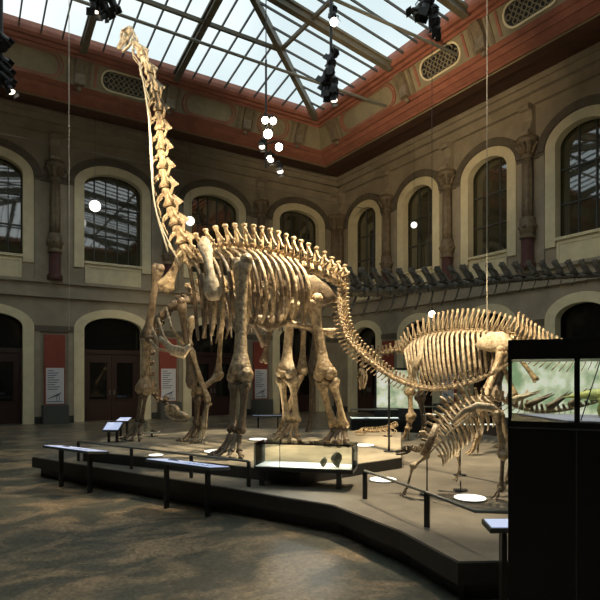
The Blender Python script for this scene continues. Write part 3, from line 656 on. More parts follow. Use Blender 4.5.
# legs
fa = (-back+side*.5).normalized(); fs = fa.cross(UPZ).normalized()
N3 = ('upper_arm_bone', 'forearm_bone', 'wrist_bone')
leg(G, [PD(158, 268, 14.2), PD(147, 338, 14.4), PD(144, 389, 14.45), PD(139, 424, 14.5)], (.12, .14, .11), N3, fa, fs, .46, ('bone_dark', 'bone', 'bone_dark', 'bone_dark'), twin=(2,))
leg(G, [PD(242, 262, 12.2), PD(240, 376, 11.7), PD(236, 436, 11.55)], (.155, .16), N3, fa, fs, .56, ('bone', 'bone_dark', 'bone_dark'), twin=(1,))
ha = (-back+side*.6).normalized(); hs = ha.cross(UPZ).normalized()
leg(G, [PD(291, 305, 13.9), PD(286, 372, 14.0), PD(292, 424, 14.1)], (.14, .17), ('thigh_bone', 'shin_bone'), ha, hs, .58, ('bone_pale', 'bone_pale', 'bone'), twin=(1,))
leg(G, [PD(313, 300, 13.5), PD(325, 374, 13.45), PD(340, 430, 13.5)], (.145, .17), ('thigh_bone', 'shin_bone'), ha, hs, .58, ('bone', 'bone', 'bone_dark'), twin=(1,))
# neck stay rods and tail post
st = MB(); st.tube(curve([PD(139, 62, 12.6), PD(144, 85, 12.5), PD(149, 120, 12.5), PD(151, 160, 12.5), PD(155, 205, 12.5), PD(168, 252, 12.7)], 20), .022, 6); st.build('neck_stay_rod', 'wire', G, True)
st = MB(); st.tube(curve([PD(141, 70, 12.6), PD(147, 100, 12.45), PD(152, 150, 12.45), PD(156, 210, 12.5), PD(180, 266, 12.7)], 20), .016, 6); st.build('neck_stay_rod', 'wire', G, True)
def post(root, px, pyt, Z, deck, r=.025):
    a = PD(px, pyt, Z); MB().tube([(a.x, a.y, deck), a], r, 8).build('support_post', 'iron', root, True); MB().tube([(a.x, a.y, deck), (a.x, a.y, deck+.02)], .12, 12).build('post_foot', 'iron', root, True)
post(G, 389, 378, 12.3, ZU)
post(G, 460, 392, 10.6, ZL, .015)

# ------------------------------------------------------------------ second sauropod, behind
B2 = thing('long_tailed_dinosaur_skeleton', 'sauropod skeleton standing behind the giant one, pale forelegs, tail greyed for shade, held level', 'skeleton', (PZ(210, 438, ZU).x, PZ(210, 438, ZU).y, ZU))
sp = curve([PD(196, 300, 15.0), PD(225, 290, 15.3), PD(265, 286, 15.7), PD(310, 286, 16.1)], 12)
b2 = (sp[-1]-sp[0]); b2.z = 0; b2.normalize(); s2 = b2.cross(UPZ).normalized()
if s2.dot(FW) > 0: s2 = -s2
bk = spine(B2, 'back_vertebra', sp, UPZ+b2*.2, lambda t: .10, lambda t: .38, lambda t: .2, lambda t: 0, 'bone')
for i in range(1, 10):
    p, T, Up, L = bk[i]
    for s_ in (-1, 1):
        MB().tube(rib_pts(p, s2*s_, UPZ, b2, .6, 1.3, .2), (.03), 6, ref=b2).build('rib', 'bone_dark', B2, True)
tl = curve([PD(316, 288, 16.2), PD(360, 292, 16.9), PD(410, 290, 17.6), PD(470, 284, 18.2), PD(540, 278, 18.6), PD(640, 274, 18.9)], 26)
spine(B2, 'tail_vertebra', tl, UPZ+b2*.1, lambda t: .13*(1-t)+.06, lambda t: .55-.1*t, lambda t: .2*(1-t)+.08, lambda t: .55*(1-t)+.12, 'bone_shade', lean=.5)
nk = curve([sp[0], PD(182, 302, 14.9), PD(165, 312, 14.9), PD(150, 332, 15.0), PD(146, 365, 15.1), PD(152, 392, 15.2), PD(164, 402, 15.2)], 13)
spine(B2, 'neck_vertebra', nk, UPZ*.6+b2, lambda t: .09*(1-t)+.05, lambda t: .12, lambda t: .14, lambda t: 0, 'bone_dark')
ff = (-b2).normalized(); sf = ff.cross(UPZ).normalized()
skull(B2, PD(167, 409, 15.2), (RT*.8-FW*.45-UPZ*.15).normalized(), UPZ, .74, 'bone_pale')
leg(B2, [PD(192, 320, 14.4), PD(188, 345, 14.3), PD(209, 404, 14.3)], (.10, .14), ('upper_arm_bone', 'forearm_bone'), sf*-.3+ff*.6, sf, .42, ('bone_pale', 'bone_pale', 'bone_pale'), twin=(1,), spread=.5)
leg(B2, [PD(222, 318, 15.0), PD(218, 376, 14.9), PD(198, 392, 14.3), PD(196, 428, 14.2)], (.09, .11, .14), N3, ff, sf, .46, ('bone', 'bone', 'bone_dark', 'bone_dark'), twin=(2,))
leg(B2, [PD(181, 302, 14.1), PD(192, 384, 14.1)], (.11,), ('upper_arm_bone',), ff, sf, .01, ('bone_dark', 'bone_dark'), twin=(), toes=0)
leg(B2, [PD(305, 296, 15.8), PD(302, 372, 15.8), PD(284, 420, 15.6)], (.11, .10), ('thigh_bone', 'shin_bone'), ff, sf, .3, ('bone', 'bone', 'bone'), twin=(1,))
leg(B2, [PD(318, 296, 16.8), PD(312, 370, 16.8), PD(312, 414, 16.6)], (.11, .10), ('thigh_bone', 'shin_bone'), ff, sf, .3, ('bone_dark', 'bone_dark', 'bone_dark'), twin=(1,), deck=ZL)

# ------------------------------------------------------------------ high-spined sauropod on the right
D3 = thing('high_spined_dinosaur_skeleton', 'pale golden sauropod skeleton with tall back spines at right, behind the small spiked one', 'skeleton', (PZ(450, 445, ZL).x, PZ(450, 445, ZL).y, ZL))
sp = curve([PD(404, 352, 16.6), PD(415, 342, 16.3), PD(430, 336, 16.0), PD(450, 333, 15.5), PD(470, 332, 15.1), PD(490, 333, 14.7), PD(510, 336, 14.3)], 25)
b3 = sp[-1]-sp[0]; b3.z = 0; b3.normalize(); s3 = b3.cross(UPZ).normalized()
if s3.dot(FW) > 0: s3 = -s3
bk = spine(D3, 'back_vertebra', sp, UPZ-b3*.1, lambda t: .075, lambda t: .22+.34*math.sin(math.pi*min(1, .12+t*.7)), lambda t: .16, lambda t: 0, 'bone', lean=-.12)
for i in range(1, 20):
    p, T, Up, L = bk[i]; t = i/19
    for s_ in (-1, 1):
        dr = 1.42*(.75+.25*math.sin(math.pi*t))
        MB().tube(rib_pts(p, s3*s_, UPZ, b3, .58*(.6+.4*math.sin(math.pi*t)), dr, fwd=.38-.25*t), [(.045, .022)]*7+[(.035, .02), (.02, .012)], 6, ref=b3).build('rib', 'bone_pale' if s_ > 0 else 'bone_dark', D3, True)  # near ribs coloured as lit, far ribs as shaded
nk = curve([sp[0], PD(397, 350, 16.8), PD(384, 353, 17.0), PD(372, 352, 17.2), PD(364, 358, 17.3), PD(362, 366, 17.3)], 12)
spine(D3, 'neck_vertebra', nk, UPZ+b3*.6, lambda t: .075-.03*t, lambda t: .20-.1*t, lambda t: .12, lambda t: .06, 'bone', lean=.1)
skull(D3, PD(362, 370, 17.2), (-UPZ+ -b3*.2).normalized(), (-b3+UPZ*.1).normalized(), .62, 'bone')
tl = curve([PD(514, 338, 14.2), PD(530, 346, 13.9), PD(550, 354, 13.5), PD(575, 359, 13.1), PD(610, 356, 12.6), PD(660, 352, 12.0)], 26)
spine(D3, 'tail_vertebra', tl, UPZ+b3*.05, lambda t: .075*(1-.6*t), lambda t: .50*(1-t)**.8+.05, lambda t: .15*(1-t), lambda t: .42*(1-t)+.05, 'bone', lean=.35)
hb = MB(); a, b = PD(476, 346, 14.4), PD(512, 346, 13.8)
hb.tube([a, a.lerp(b, .15)+UPZ*.05, a.lerp(b, .4)+UPZ*.1, a.lerp(b, .7)+UPZ*.1, a.lerp(b, .92)+UPZ*.03, b], [(.06, .04), (.17, .09), (.26, .12), (.27, .12), (.17, .09), (.05, .04)], 12, ref=UPZ)
hb.build('hip_bone', 'bone_pale', D3, True)
hb = MB(); a = PD(476, 346, 15.1); b = PD(512, 346, 14.7); hb.tube([a, a.lerp(b, .4)+UPZ*.1, a.lerp(b, .7)+UPZ*.1, b], [(.06, .04), (.24, .06), (.25, .06), (.05, .04)], 10, ref=UPZ); hb.build('hip_bone', 'bone', D3, True)
for a, b in (((500, 358), (515, 395)), ((498, 360), (484, 392)), ((515, 352), (536, 380))):
    mb = MB(); bone_into(mb, PD(*a, 14.0), PD(*b, 14.0), .06, 1.5, 1.6); mb.build('pelvic_strut_bone', 'bone', D3, True)
MB().tube([PD(422, 340, 15.7), PD(420, 356, 15.6), PD(414, 366, 15.6)], [(.07, .04), (.10, .05), (.14, .06)], 8, ref=b3).build('shoulder_blade', 'bone_pale', D3, True)
f3 = -b3; sd3 = f3.cross(UPZ).normalized()
leg(D3, [PD(414, 362, 16.0), PD(410, 392, 16.0), PD(411, 416, 16.0), PD(408, 430, 16.0)], (.10, .09, .09), N3, f3, sd3, .30, ('bone', 'bone', 'bone', 'bone'), twin=(2,), deck=ZL)
leg(D3, [PD(426, 362, 16.9), PD(420, 398, 16.9), PD(425, 424, 16.9)], (.10, .08), N3, f3, sd3, .28, ('bone_dark', 'bone_dark', 'bone_dark'), twin=(1,), deck=ZL)
leg(D3, [PD(502, 352, 13.8), PD(484, 402, 13.4), PD(478, 440, 13.2)], (.11, .08), ('thigh_bone', 'shin_bone'), f3, sd3, .28, ('bone', 'bone', 'bone'), twin=(1,), deck=ZL)
leg(D3, [PD(508, 352, 14.8), PD(494, 398, 14.6), PD(505, 436, 14.5)], (.11, .08), ('thigh_bone', 'shin_bone'), f3, sd3, .28, ('bone_dark', 'bone_dark', 'bone_dark'), twin=(1,), deck=ZL)

# ------------------------------------------------------------------ small spiked skeleton in front
K = thing('spiked_dinosaur_skeleton', 'small low skeleton with arched back and spiked tail, nearest the black display case', 'skeleton', (PZ(455, 497, ZL).x, PZ(455, 497, ZL).y, ZL))
sp = curve([PD(428, 447, 9.0), PD(436, 428, 8.95), PD(448, 412, 8.9), PD(464, 402, 8.8), PD(482, 398, 8.7), PD(502, 400, 8.6)], 18)
bk_ = sp[-1]-sp[0]; bk_.z = 0; bk_.normalize(); sk = bk_.cross(UPZ).normalized()
if sk.dot(FW) > 0: sk = -sk
bk = spine(K, 'back_vertebra', sp, UPZ-bk_*.5, lambda t: .036, lambda t: .10+.04*math.sin(math.pi*t), lambda t: .09, lambda t: 0, 'bone', lean=.1)
for i in range(1, 15):
    p, T, Up, L = bk[i]; t = i/14
    for s_ in (-1, 1):
        wd = .28*(.6+.4*math.sin(math.pi*(.1+.8*t))); dr = .56*(.45+.55*math.sin(math.pi*(.08+.75*t)))
        d = (UPZ*1.0-bk_*.25).normalized()
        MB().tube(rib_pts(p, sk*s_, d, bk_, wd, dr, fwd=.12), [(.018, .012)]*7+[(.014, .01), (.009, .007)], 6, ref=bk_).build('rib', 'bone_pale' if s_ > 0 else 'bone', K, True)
hb = MB(); hb.tube([PD(452, 424, 8.55), PD(464, 412, 8.5), PD(478, 406, 8.45), PD(492, 408, 8.4), PD(500, 414, 8.4)], [(.03, .02), (.055, .03), (.065, .04), (.065, .045), (.04, .03)], 10, ref=UPZ); hb.build('hip_bone', 'bone_pale', K, True)
hb = MB(); hb.tube([PD(456, 424, 9.1), PD(472, 408, 9.1), PD(492, 408, 9.1), PD(502, 414, 9.1)], [(.03, .02), (.06, .03), (.065, .04), (.04, .03)], 10, ref=UPZ); hb.build('hip_bone', 'bone', K, True)
MB().tube([PD(437, 424, 8.7), PD(431, 440, 8.65), PD(424, 456, 8.65)], [(.05, .02), (.06, .025), (.07, .03)], 8, ref=bk_).build('shoulder_blade', 'bone', K, True)
MB().tube([PD(476, 412, 8.45), PD(452, 430, 8.45), PD(428, 455, 8.6)], [.016, .014, .012], 6).build('belly_rod_bone', 'bone_pale', K, True)
tl = curve([PD(506, 402, 8.6), PD(520, 408, 8.5), PD(540, 412, 8.4), PD(565, 410, 8.3), PD(590, 404, 8.2), PD(610, 398, 8.1)], 20)
tv = spine(K, 'tail_vertebra', tl, UPZ, lambda t: .035*(1-.6*t), lambda t: .12*(1-t)+.02, lambda t: .08*(1-t)+.01, lambda t: .12*(1-t), 'bone', lean=.2)
for i in (1, 4, 8, 12, 16):
    p, T, Up, L = tv[i]
    for s_ in (-1, 1):
        a = p+UPZ*.06+sk*s_*.06; Ls = .52-.012*i; d = (T*.75+UPZ*.55+sk*s_*.35).normalized()
        MB().tube([a, a+d*Ls*.1, a+d*Ls*.5, a+d*Ls], [.045, .05, .03, .004], 8).build('tail_spike', 'bone_pale' if i % 2 else 'bone_dark', K, True)
for i in (2, 5, 8, 11):
    p, T, Up, L = bk[i]; Lp = .10+.01*i
    for s_ in (-1, 1):
        a = p+Up*.10+sk*s_*.05; MB().tube([a, a+Up*Lp*.5, a+Up*Lp], [(.035, .012), (.04, .01), (.008, .005)], 6, ref=T).build('back_plate', 'bone', K, True)
nk = curve([sp[0], PD(422, 450, 9.05), PD(416, 451, 9.1), PD(411, 449, 9.15)], 7)
spine(K, 'neck_vertebra', nk, UPZ, lambda t: .032-.008*t, lambda t: .05, lambda t: .05, lambda t: 0, 'bone')
skull(K, PD(411, 448, 9.15), (-RT-UPZ*.12-FW*.1).normalized(), UPZ, .27, 'bone_dark')
fk = -bk_; sdk = fk.cross(UPZ).normalized()
leg(K, [PD(427, 456, 8.7), PD(413, 466, 8.7), PD(407, 488, 8.75)], (.045, .035), ('upper_arm_bone', 'forearm_bone'), fk, sdk, .12, ('bone', 'bone', 'bone_dark'), twin=(1,), deck=ZL, toes=4)
leg(K, [PD(440, 455, 9.3), PD(457, 454, 9.2), PD(460, 470, 9.2)], (.04, .03), ('upper_arm_bone', 'forearm_bone'), fk, sdk, .12, ('bone_pale', 'bone', 'bone'), twin=(1,), deck=PD(460, 482, 9.2).z, toes=4)
leg(K, [PD(497, 414, 8.4), PD(503, 455, 8.4), PD(501, 488, 8.5)], (.065, .045), ('thigh_bone', 'shin_bone'), fk, sdk, .16, ('bone', 'bone_dark', 'bone_dark'), twin=(), deck=ZL, toes=3)
leg(K, [PD(500, 414, 9.1), PD(512, 452, 9.1), PD(508, 480, 9.2)], (.065, .045), ('thigh_bone', 'shin_bone'), fk, sdk, .16, ('bone', 'bone_dark', 'bone_dark'), twin=(), deck=ZL, toes=3)
post(K, 427, 452, 8.9, ZL, .012); post(K, 460.5, 481, 9.2, ZL, .010)

# small flesh-eater lying low in front of the far door: bones on the platform near the giant's foreleg
for k, (px, Z, L) in enumerate(((402, 15.2, .9), (382, 15.4, .7))): pass
E = thing('low_dinosaur_skeleton', 'slender low skeleton stretched along the platform left of the high-spined one', 'skeleton', (PZ(382, 436, ZU).x, PZ(382, 436, ZU).y, ZU))
lp = curve([PD(366, 431, 15.6), PD(377, 431, 15.5), PD(388, 429, 15.4), PD(397, 425, 15.3)], 16)
spine(E, 'back_vertebra', lp, UPZ, lambda t: .045, lambda t: .06, lambda t: .1, lambda t: 0, 'bone')
for i in range(6, 14, 2):
    for s_ in (-1, 1): MB().tube(rib_pts(lp[i], FW*-s_, UPZ, RT, .16, .16, .05), .012, 5).build('rib', 'bone_pale', E, True)
skull(E, PD(367, 430.5, 15.6), (-RT).normalized(), UPZ, .35, 'bone')
post(E, 388, 430, 15.4, ZU, .015)

# ------------------------------------------------------------------ info tables, rails, vitrine on the platform edge
fd = Vector((low[1][0]-low[0][0], low[1][1]-low[0][1], 0)).normalized(); fn = Vector((fd.y, -fd.x, 0))
if fn.dot(FW) > 0: fn = -fn
def at_front(px): # point of the platform's front edge under a column of pixels
    a = Vector((*low[0], 0)); r = FW+RT*((px-CX)/F); # solve a+fd*s = r*t
    det = fd.x*(-r.y)-fd.y*(-r.x); s = ((-a.x)*(-r.y)-(-a.y)*(-r.x))/det; return a+fd*s
def info_table(pos, ex, ey, L, Wd, h, label, base_z=0, group=None, name='info_table', tilt=.12, legs=((-.32, 0), (.32, 0))):
    r = thing(name, label, 'information table', (pos.x, pos.y, base_z), group)
    ez = (UPZ+ey*tilt).normalized(); ey2 = ez.cross(ex).normalized(); 
    if ey2.dot(ey) < 0: ey2 = -ey2
    c = Vector((pos.x, pos.y, h))
    top = MB().box(c, (L, Wd, .05), (ex, ey2, ez)).build('table_top', 'plinth', r)
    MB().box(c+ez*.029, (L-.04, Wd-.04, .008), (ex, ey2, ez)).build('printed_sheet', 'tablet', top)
    pr = MB()
    for k in range(6):
        if L > .8: pr.box(c+ez*.035+ex*(L*(.08+.13*(k % 3)))+ey2*(Wd*(-.2+.2*(k//3))), (L*.09, Wd*.05, .003), (ex, ey2, ez))
    if L > .8:
        pr.tube([c+ez*.036-ex*L*.3, c+ez*.036-ex*L*.22+ey2*.03, c+ez*.036-ex*L*.12], [.008, .03, .008], 6); pr.build('print', 'grey_text', top)
    for lx, ly in legs: MB().box(Vector((pos.x, pos.y, (h+base_z)/2-.02))+ex*(L*lx)+ey*(Wd*ly), (.05, .09, h-base_z-.05), (ex, ey, UPZ)).build('leg', 'iron', r)
    return r
p = at_front(88)+fn*.30; info_table(p, fd, -fn, 1.6, .50, .84, 'long pale-topped info table at the far left front of the platform')
p = at_front(199)+fn*.30; info_table(p, fd, -fn, 1.6, .50, .84, 'long pale-topped info table at the platform front, below the giant forelegs')
# small lecterns at the left
p = PZ(116, 446, 0); lp_ = CW(-5.35, 15.9, 0)
q = PD(113, 427, 14.1); info_table(Vector((q.x, q.y, 0)), RT, FW, .42, .42, q.z, 'small tilted lectern with blue-white sheet left of the giant foreleg', base_z=ZU, name='info_lectern', tilt=-.45, legs=((-.25, 0), (.25, 0)))
q = PD(124, 420, 16.5); info_table(Vector((q.x, q.y, 0)), RT, FW, .38, .4, q.z, 'farther small lectern partly behind the first one', base_z=0, name='info_lectern', tilt=-.2, legs=((-.25, 0), (.25, 0)))
# clear box on a post
q = PD(152, 426, 15.4)
cb_ = thing('acrylic_box', 'small clear lit box on a leg behind the left foreleg', 'display case', (q.x, q.y, ZU))
MB().box((q.x, q.y, q.z), (.36, .36, .30), (RT, FW, UPZ)).build('glass_box', 'clear', cb_); MB().box((q.x, q.y, q.z-.17), (.38, .38, .03), (RT, FW, UPZ)).build('box_floor', 'caseplate', cb_)
MB().box((q.x, q.y, (q.z-.18+ZU)/2), (.05, .05, q.z-.18-ZU), (RT, FW, UPZ)).build('leg', 'iron', cb_)
q2 = Vector((q.x, q.y, q.z-.13)); MB().ball(q2, (.07, .05, .03), 8, 5).build('specimen', 'rock', cb_, True)

# rail: posts on the lower deck with a round bar
def rail(pts, label, h=.90, posts=None):
    r = thing('barrier_rail', label, 'railing', (pts[0].x, pts[0].y, ZL))
    MB().tube([Vector((p.x, p.y, h)) for p in pts], .022, 8).build('bar', 'rod', r, True)
    for p in (posts or pts): MB().box(Vector((p.x, p.y, (ZL+h)/2)), (.07, .03, h-ZL), (fd, fn, UPZ)).build('post', 'iron', r)
z_ = ZL
rail([at_front(x)-fn*.28 for x in (67, 120, 180, 238)], 'low black rail behind the two long info tables at the left front')
rail([PD(365, 470, 8.6), PD(427, 493, 7.0), PD(475, 511, 6.05), PD(513, 511, 6.0)], 'low grey rail running from the glass vitrine to the black case', posts=[PD(365, 470, 8.6), PD(427, 493, 7.0), PD(512, 511, 6.0)])
# blue-lit tablet by the rail
q = PD(503, 526, 5.45); info_table(Vector((q.x, q.y, 0))+UPZ*0, RT, FW, .34, .26, q.z, 'small glowing pale tablet at the rail end beside the black case', base_z=0, name='info_lectern', tilt=-.1, legs=((0, 0),))

# glass vitrine
vc = PZ(300, 476, ZL)
A0, A1 = PD(254, 466, 9.6), PD(353, 467, 9.2)
ex = (A1-A0); ex.z = 0; Lx = ex.length; ex.normalize(); ey = UPZ.cross(ex).normalized()
if ey.dot(FW) < 0: ey = -ey
zb = .80; c = (A0+A1)/2+ey*.3; V = thing('glass_vitrine', 'long low glass case holding two dark stones, before the giant hind legs', 'display case', (c.x, c.y, ZL))
MB().box((c.x, c.y, zb-.03), (Lx, .62, .06), (ex, ey, UPZ)).build('case_base', 'black_matt', V)
MB().box((c.x, c.y, zb+.005), (Lx-.05, .57, .01), (ex, ey, UPZ)).build('case_floor', 'caseplate', V)
gb = MB(); hh = .40
for off, sz in ((ey*-.30, (Lx, .012, hh)), (ey*.30, (Lx, .012, hh)), (ex*(Lx/2-.006), (.012, .6, hh)), (ex*-(Lx/2-.006), (.012, .6, hh))):
    gb.box(Vector((c.x, c.y, zb+hh/2))+off, sz, (ex, ey, UPZ))
gb.box((c.x, c.y, zb+hh+.006), (Lx, .61, .012), (ex, ey, UPZ)); gb.build('glass_cover', 'clear', V)
eg = MB()
for s1 in (-1, 1):
    for s2_ in (-1, 1): eg.box(Vector((c.x, c.y, zb+hh/2))+ex*s1*(Lx/2-.01)+ey*s2_*.30, (.02, .02, hh), (ex, ey, UPZ))
eg.box(Vector((c.x, c.y, zb+hh/2))-ex*.4-ey*.30, (.012, .016, hh), (ex, ey, UPZ)); eg.build('edge_strips', 'rod', V)
for lx in (-.75, .62): MB().box(Vector((c.x, c.y, (ZL+zb)/2-.03))+ex*lx*1.0-ey*.22, (.09, .05, zb-ZL-.06), (ex, ey, UPZ)).build('leg', 'iron', V)
# lies across the raised tier edge, so the rear of the table rests on it
for px, Z_, s_, lb in ((324, 9.5, .09, 'smaller rough dark stone inside the long glass vitrine'), (337, 9.45, .14, 'larger upright dark stone at the right end of the long glass vitrine')):
    q = PD(px, 460, Z_); o = MB().ball((q.x, q.y, zb+.01+s_*1.0), (s_*.75, s_*.5, s_*1.0), 9, 6)
    for v_ in o.v: v_ += Vector((mnoise.noise(v_*9), mnoise.noise(v_*9+Vector((5, 5, 5))), 0))*s_*.5
    tag(o.build('stone_specimen', 'rock'), lb, 'stone')
for px, Z_ in ((288, 9.75), (300, 9.8)):
    q = PD(px, 463, Z_); tag(MB().box((q.x, q.y, zb+.02), (.22, .12, .015), (ex, ey, UPZ)).build('caption_card', 'white'), 'small white card lying flat on the long vitrine floor, %s' % ('left one' if px == 288 else 'right one'), 'card')
la = bpy.data.lights.new('case_lamp', 'AREA'); la.shape = 'RECTANGLE'; la.size = Lx*.7; la.size_y = .3; la.energy = 9; la.color = (1, .97, .88); lo = bpy.data.objects.new('case_lamp', la); COL.objects.link(lo)
lo.parent = V; lo.location = (0, 0, zb+hh-.02-ZL); lo.rotation_euler = (0, 0, math.atan2(ex.y, ex.x))

# floor uplights in the deck
def uplight(px, py, z, label, tgt, power=60, r=.24):
    q = PZ(px, py, z); o = thing('floor_light', label, 'floor light', (q.x, q.y, z), 'round lights set into the platform')
    MB().tube([q, q+UPZ*.02], r*1.12, 24).build('rim', 'rod', o, False); MB().tube([q+UPZ*.02, q+UPZ*.028], r, 24).build('lens', 'uplens', o, False)
    spot('bulb', q+UPZ*.08, tgt, power, size=75, r=.1, parent=o)
M['uplens'] = mat('lit_floor_lens', (1, 1, 1), .3, emis=(1, .95, .80), estr=1.2)
uplight(470, 499, ZL, 'round bright floor light under the small spiked skeleton', PD(465, 420, 9.0), 26)
uplight(383, 480.5, ZL, 'round floor light by the rail right of the vitrine', PD(400, 385, 12.0), 60)
uplight(215, 452, ZU, 'round floor light between the giant forelegs', PD(235, 330, 13), 130)
uplight(258, 440, ZU, 'round floor light behind the glass vitrine, left of the hind legs', PD(285, 330, 14), 130)
uplight(364, 446, ZU, 'round floor light right of the rightmost hind foot', PD(340, 330, 13.6), 90)
uplight(156, 456, ZU, 'round floor light near the left edge of the raised tier', PD(150, 330, 14), 40, r=.15)

# ------------------------------------------------------------------ banners on the piers
def banner(W, pc, label):
    r = thing('info_banner', label, 'information panel', W(pc, -.25, 0), 'red and white pier banners' if False else None)
    def bx(w0, w1, d0, d1, z0, z1): return MB().hexa([W(pc+w0, d0, z0), W(pc+w1, d0, z0), W(pc+w1, d1, z0), W(pc+w0, d1, z0), W(pc+w0, d0, z1), W(pc+w1, d0, z1), W(pc+w1, d1, z1), W(pc+w0, d1, z1)])
    bx(-.58, .58, -.72, -.1, 0, .92).build('plinth', 'plinth', r)
    bx(-.48, .48, -.22, -.1, .92, 4.4).build('red_board', 'red_banner', r)
    ps = bx(-.40, .42, -.25, -.22, .98, 2.75).build('poster', 'white', r)
    t = MB()
    for k in range(9):
        for s_ in (0,):
            x0 = -.34; x1 = -.05+.3*((k*37) % 10)/10; z = 2.62-k*.115
            q = bx(x0, x1, -.256, -.25, z-.03, z+.012) ; add(t, MB()); 
            me = q; b0 = len(t.v); t.v += me.v; t.f += [tuple(i+b0 for i in f) for f in me.f]
    t.build('poster_text', 'grey_text', ps)
    d = MB(); d.tube([W(pc+.30, -.255, 1.52), W(pc+.15, -.255, 1.42), W(pc-.1, -.255, 1.33), W(pc-.36, -.255, 1.20)], [.012, .05, .03, .008], 6); d.tube([W(pc+.18, -.255, 1.42), W(pc+.22, -.255, 1.1)], .015, 5); d.tube([W(pc+.08, -.255, 1.40), W(pc+.1, -.255, 1.1)], .018, 5)
    d.tube([W(pc-.38, -.255, 1.08), W(pc+.38, -.255, 1.08)], .02, 4); d.build('poster_picture', 'grey_text', ps)
pb = [(cb[i]+cb[i+1])/2 for i in range(len(cb)-1)]
banner(WB, pb[2], 'red banner with white dinosaur poster between the two leftmost doors')
banner(WB, pb[1], 'red banner with white poster seen right behind the left foreleg')
banner(WB, pb[0], 'red banner on the back wall pier behind the giant hind legs')
pr_ = [(crr[i]+crr[i+1])/2 for i in range(len(crr)-1)]
banner(WR, pr_[0], 'red banner on the right wall, first pier from the far corner')
banner(WR, pr_[1], 'red banner on the right wall, second pier from the far corner')

# ------------------------------------------------------------------ lit cases and panels at the back right
def wall_panel(X0, X1, Z0, Z1, z0, z1, label):
    a, b = CW(X0, Z0, 0), CW(X1, Z1, 0); e1 = (b-a); L = e1.length; e1.normalize(); e2 = UPZ.cross(e1); c = (a+b)/2
    r = thing('backlit_panel', label, 'display panel', (c.x, c.y, 0))
    MB().box((c.x, c.y, (z0+z1)/2), (L, .12, z1-z0), (e1, e2, UPZ)).build('print_face', 'backlit', r)
    fr = MB(); fr.box((c.x, c.y, z1+.05), (L+.16, .2, .1), (e1, e2, UPZ)); fr.box((c.x, c.y, z0/2), (L+.16, .3, z0), (e1, e2, UPZ))
    for s_ in (-1, 1): fr.box(Vector((c.x, c.y, (z0+z1)/2))+e1*s_*(L/2+.04), (.08, .2, z1-z0), (e1, e2, UPZ))
    fr.build('frame', 'black_matt', r)
wall_panel(3.35, 5.0, 23.8, 22.8, 1.0, 2.6, 'backlit green and white fossil panel behind the high-spined skeleton forelegs')
wall_panel(7.25, 9.6, 19.6, 16.4, .9, 3.1, 'backlit pale green panel at far right, seen through the black case')
def counter(px0, px1, Z, label, zt=.95):
    a = CW((px0-CX)/F*Z, Z, 0); b = CW((px1-CX)/F*Z, Z, 0); c = (a+b)/2; L = (b-a).length
    r = thing('display_counter', label, 'display case', (c.x, c.y, 0))
    MB().box((c.x, c.y, .33), (L, .6, .62), (RT, FW, UPZ)).build('cabinet', 'black_matt', r)
    MB().box((c.x, c.y, .66), (L, .62, .04), (RT, FW, UPZ)).build('white_shelf', 'caseglow', r)
    MB().box((c.x, c.y, .83), (L, .6, .28), (RT, FW, UPZ)).build('glass_cover', 'clear', r)
    MB().box((c.x, c.y, .99), (L, .62, .03), (RT, FW, UPZ)).build('lid_rail', 'rod', r)
M['caseglow'] = mat('lit_case_floor', (.8, .85, .75), .4, emis=(.85, .95, .8), estr=.9)
counter(351, 397, 22.5, 'lit low glass counter left of the green panel at the back')
counter(452, 496, 19.6, 'lit low glass counter below the high-spined skeleton ribs at the back')
counter(400, 446, 23.6+.9, 'lit low glass counter under the first green panel')
q = PD(268, 418, 21.5); info_table(Vector((q.x, q.y, 0)), RT, FW, 1.2, .5, .78, 'dark far info table behind the hind legs')
q = PD(376, 422, 20.8); info_table(Vector((q.x, q.y, 0)), RT, FW, 1.7, .5, .72, 'dark far info table in front of the lit counter')
q = PD(335, 386, 20.5); lp2 = thing('slim_lamp_post', 'thin black post with a small white lamp head right of the hind legs', 'lamp', (q.x, q.y, 0))
MB().tube([(q.x, q.y, 0), q], .045, 8).build('pole', 'iron', lp2); MB().box(q+UPZ*.03, (.2, .12, .06), (RT, FW, UPZ)).build('lamp_head', 'lampdim', lp2)

# ------------------------------------------------------------------ black display case in the right foreground
CA = math.radians(21.5); CE = RT*math.cos(CA)-FW*math.sin(CA); CB = FW*math.cos(CA)+RT*math.sin(CA); CN = CW(3.6*208/F, 3.6, 0)   # face direction, depth direction, far-left front corner
AX = (CE, CB, UPZ)
def fs_(px):   # distance along the front face seen at a pixel column
    k = (px-CX)/F; a, b = CN.dot(RT), CN.dot(FW); return (k*b-a)/(math.cos(CA)+k*math.sin(CA))
def fz(px, py): s_ = fs_(px); return EYE+(HY-py)/F*(CN+CE*s_).dot(FW)
LW, dp = .95, .80; zt = fz(508, 340); zg0 = fz(540, 417); zg1 = fz(540, 359)
cc = CN+CE*LW/2+CB*dp/2; K2 = thing('black_display_case', 'tall black cabinet with glazed upper part filling the lower right corner', 'display case', (cc.x, cc.y, 0))
def cbx(X0, X1, Y0, Y1, z0, z1): return MB().box(CN+CE*((X0+X1)/2)+CB*((Y0+Y1)/2)+UPZ*((z0+z1)/2), (X1-X0, Y1-Y0, z1-z0), AX)
cbx(0, LW, 0, dp, .08, zg0-.03).build('cabinet_body', 'black', K2); cbx(.03, LW-.03, .03, dp-.03, 0, .08).build('plinth_base', 'black_matt', K2)
cbx(0, LW, 0, dp, zg1, zt).build('top_panel', 'black', K2)
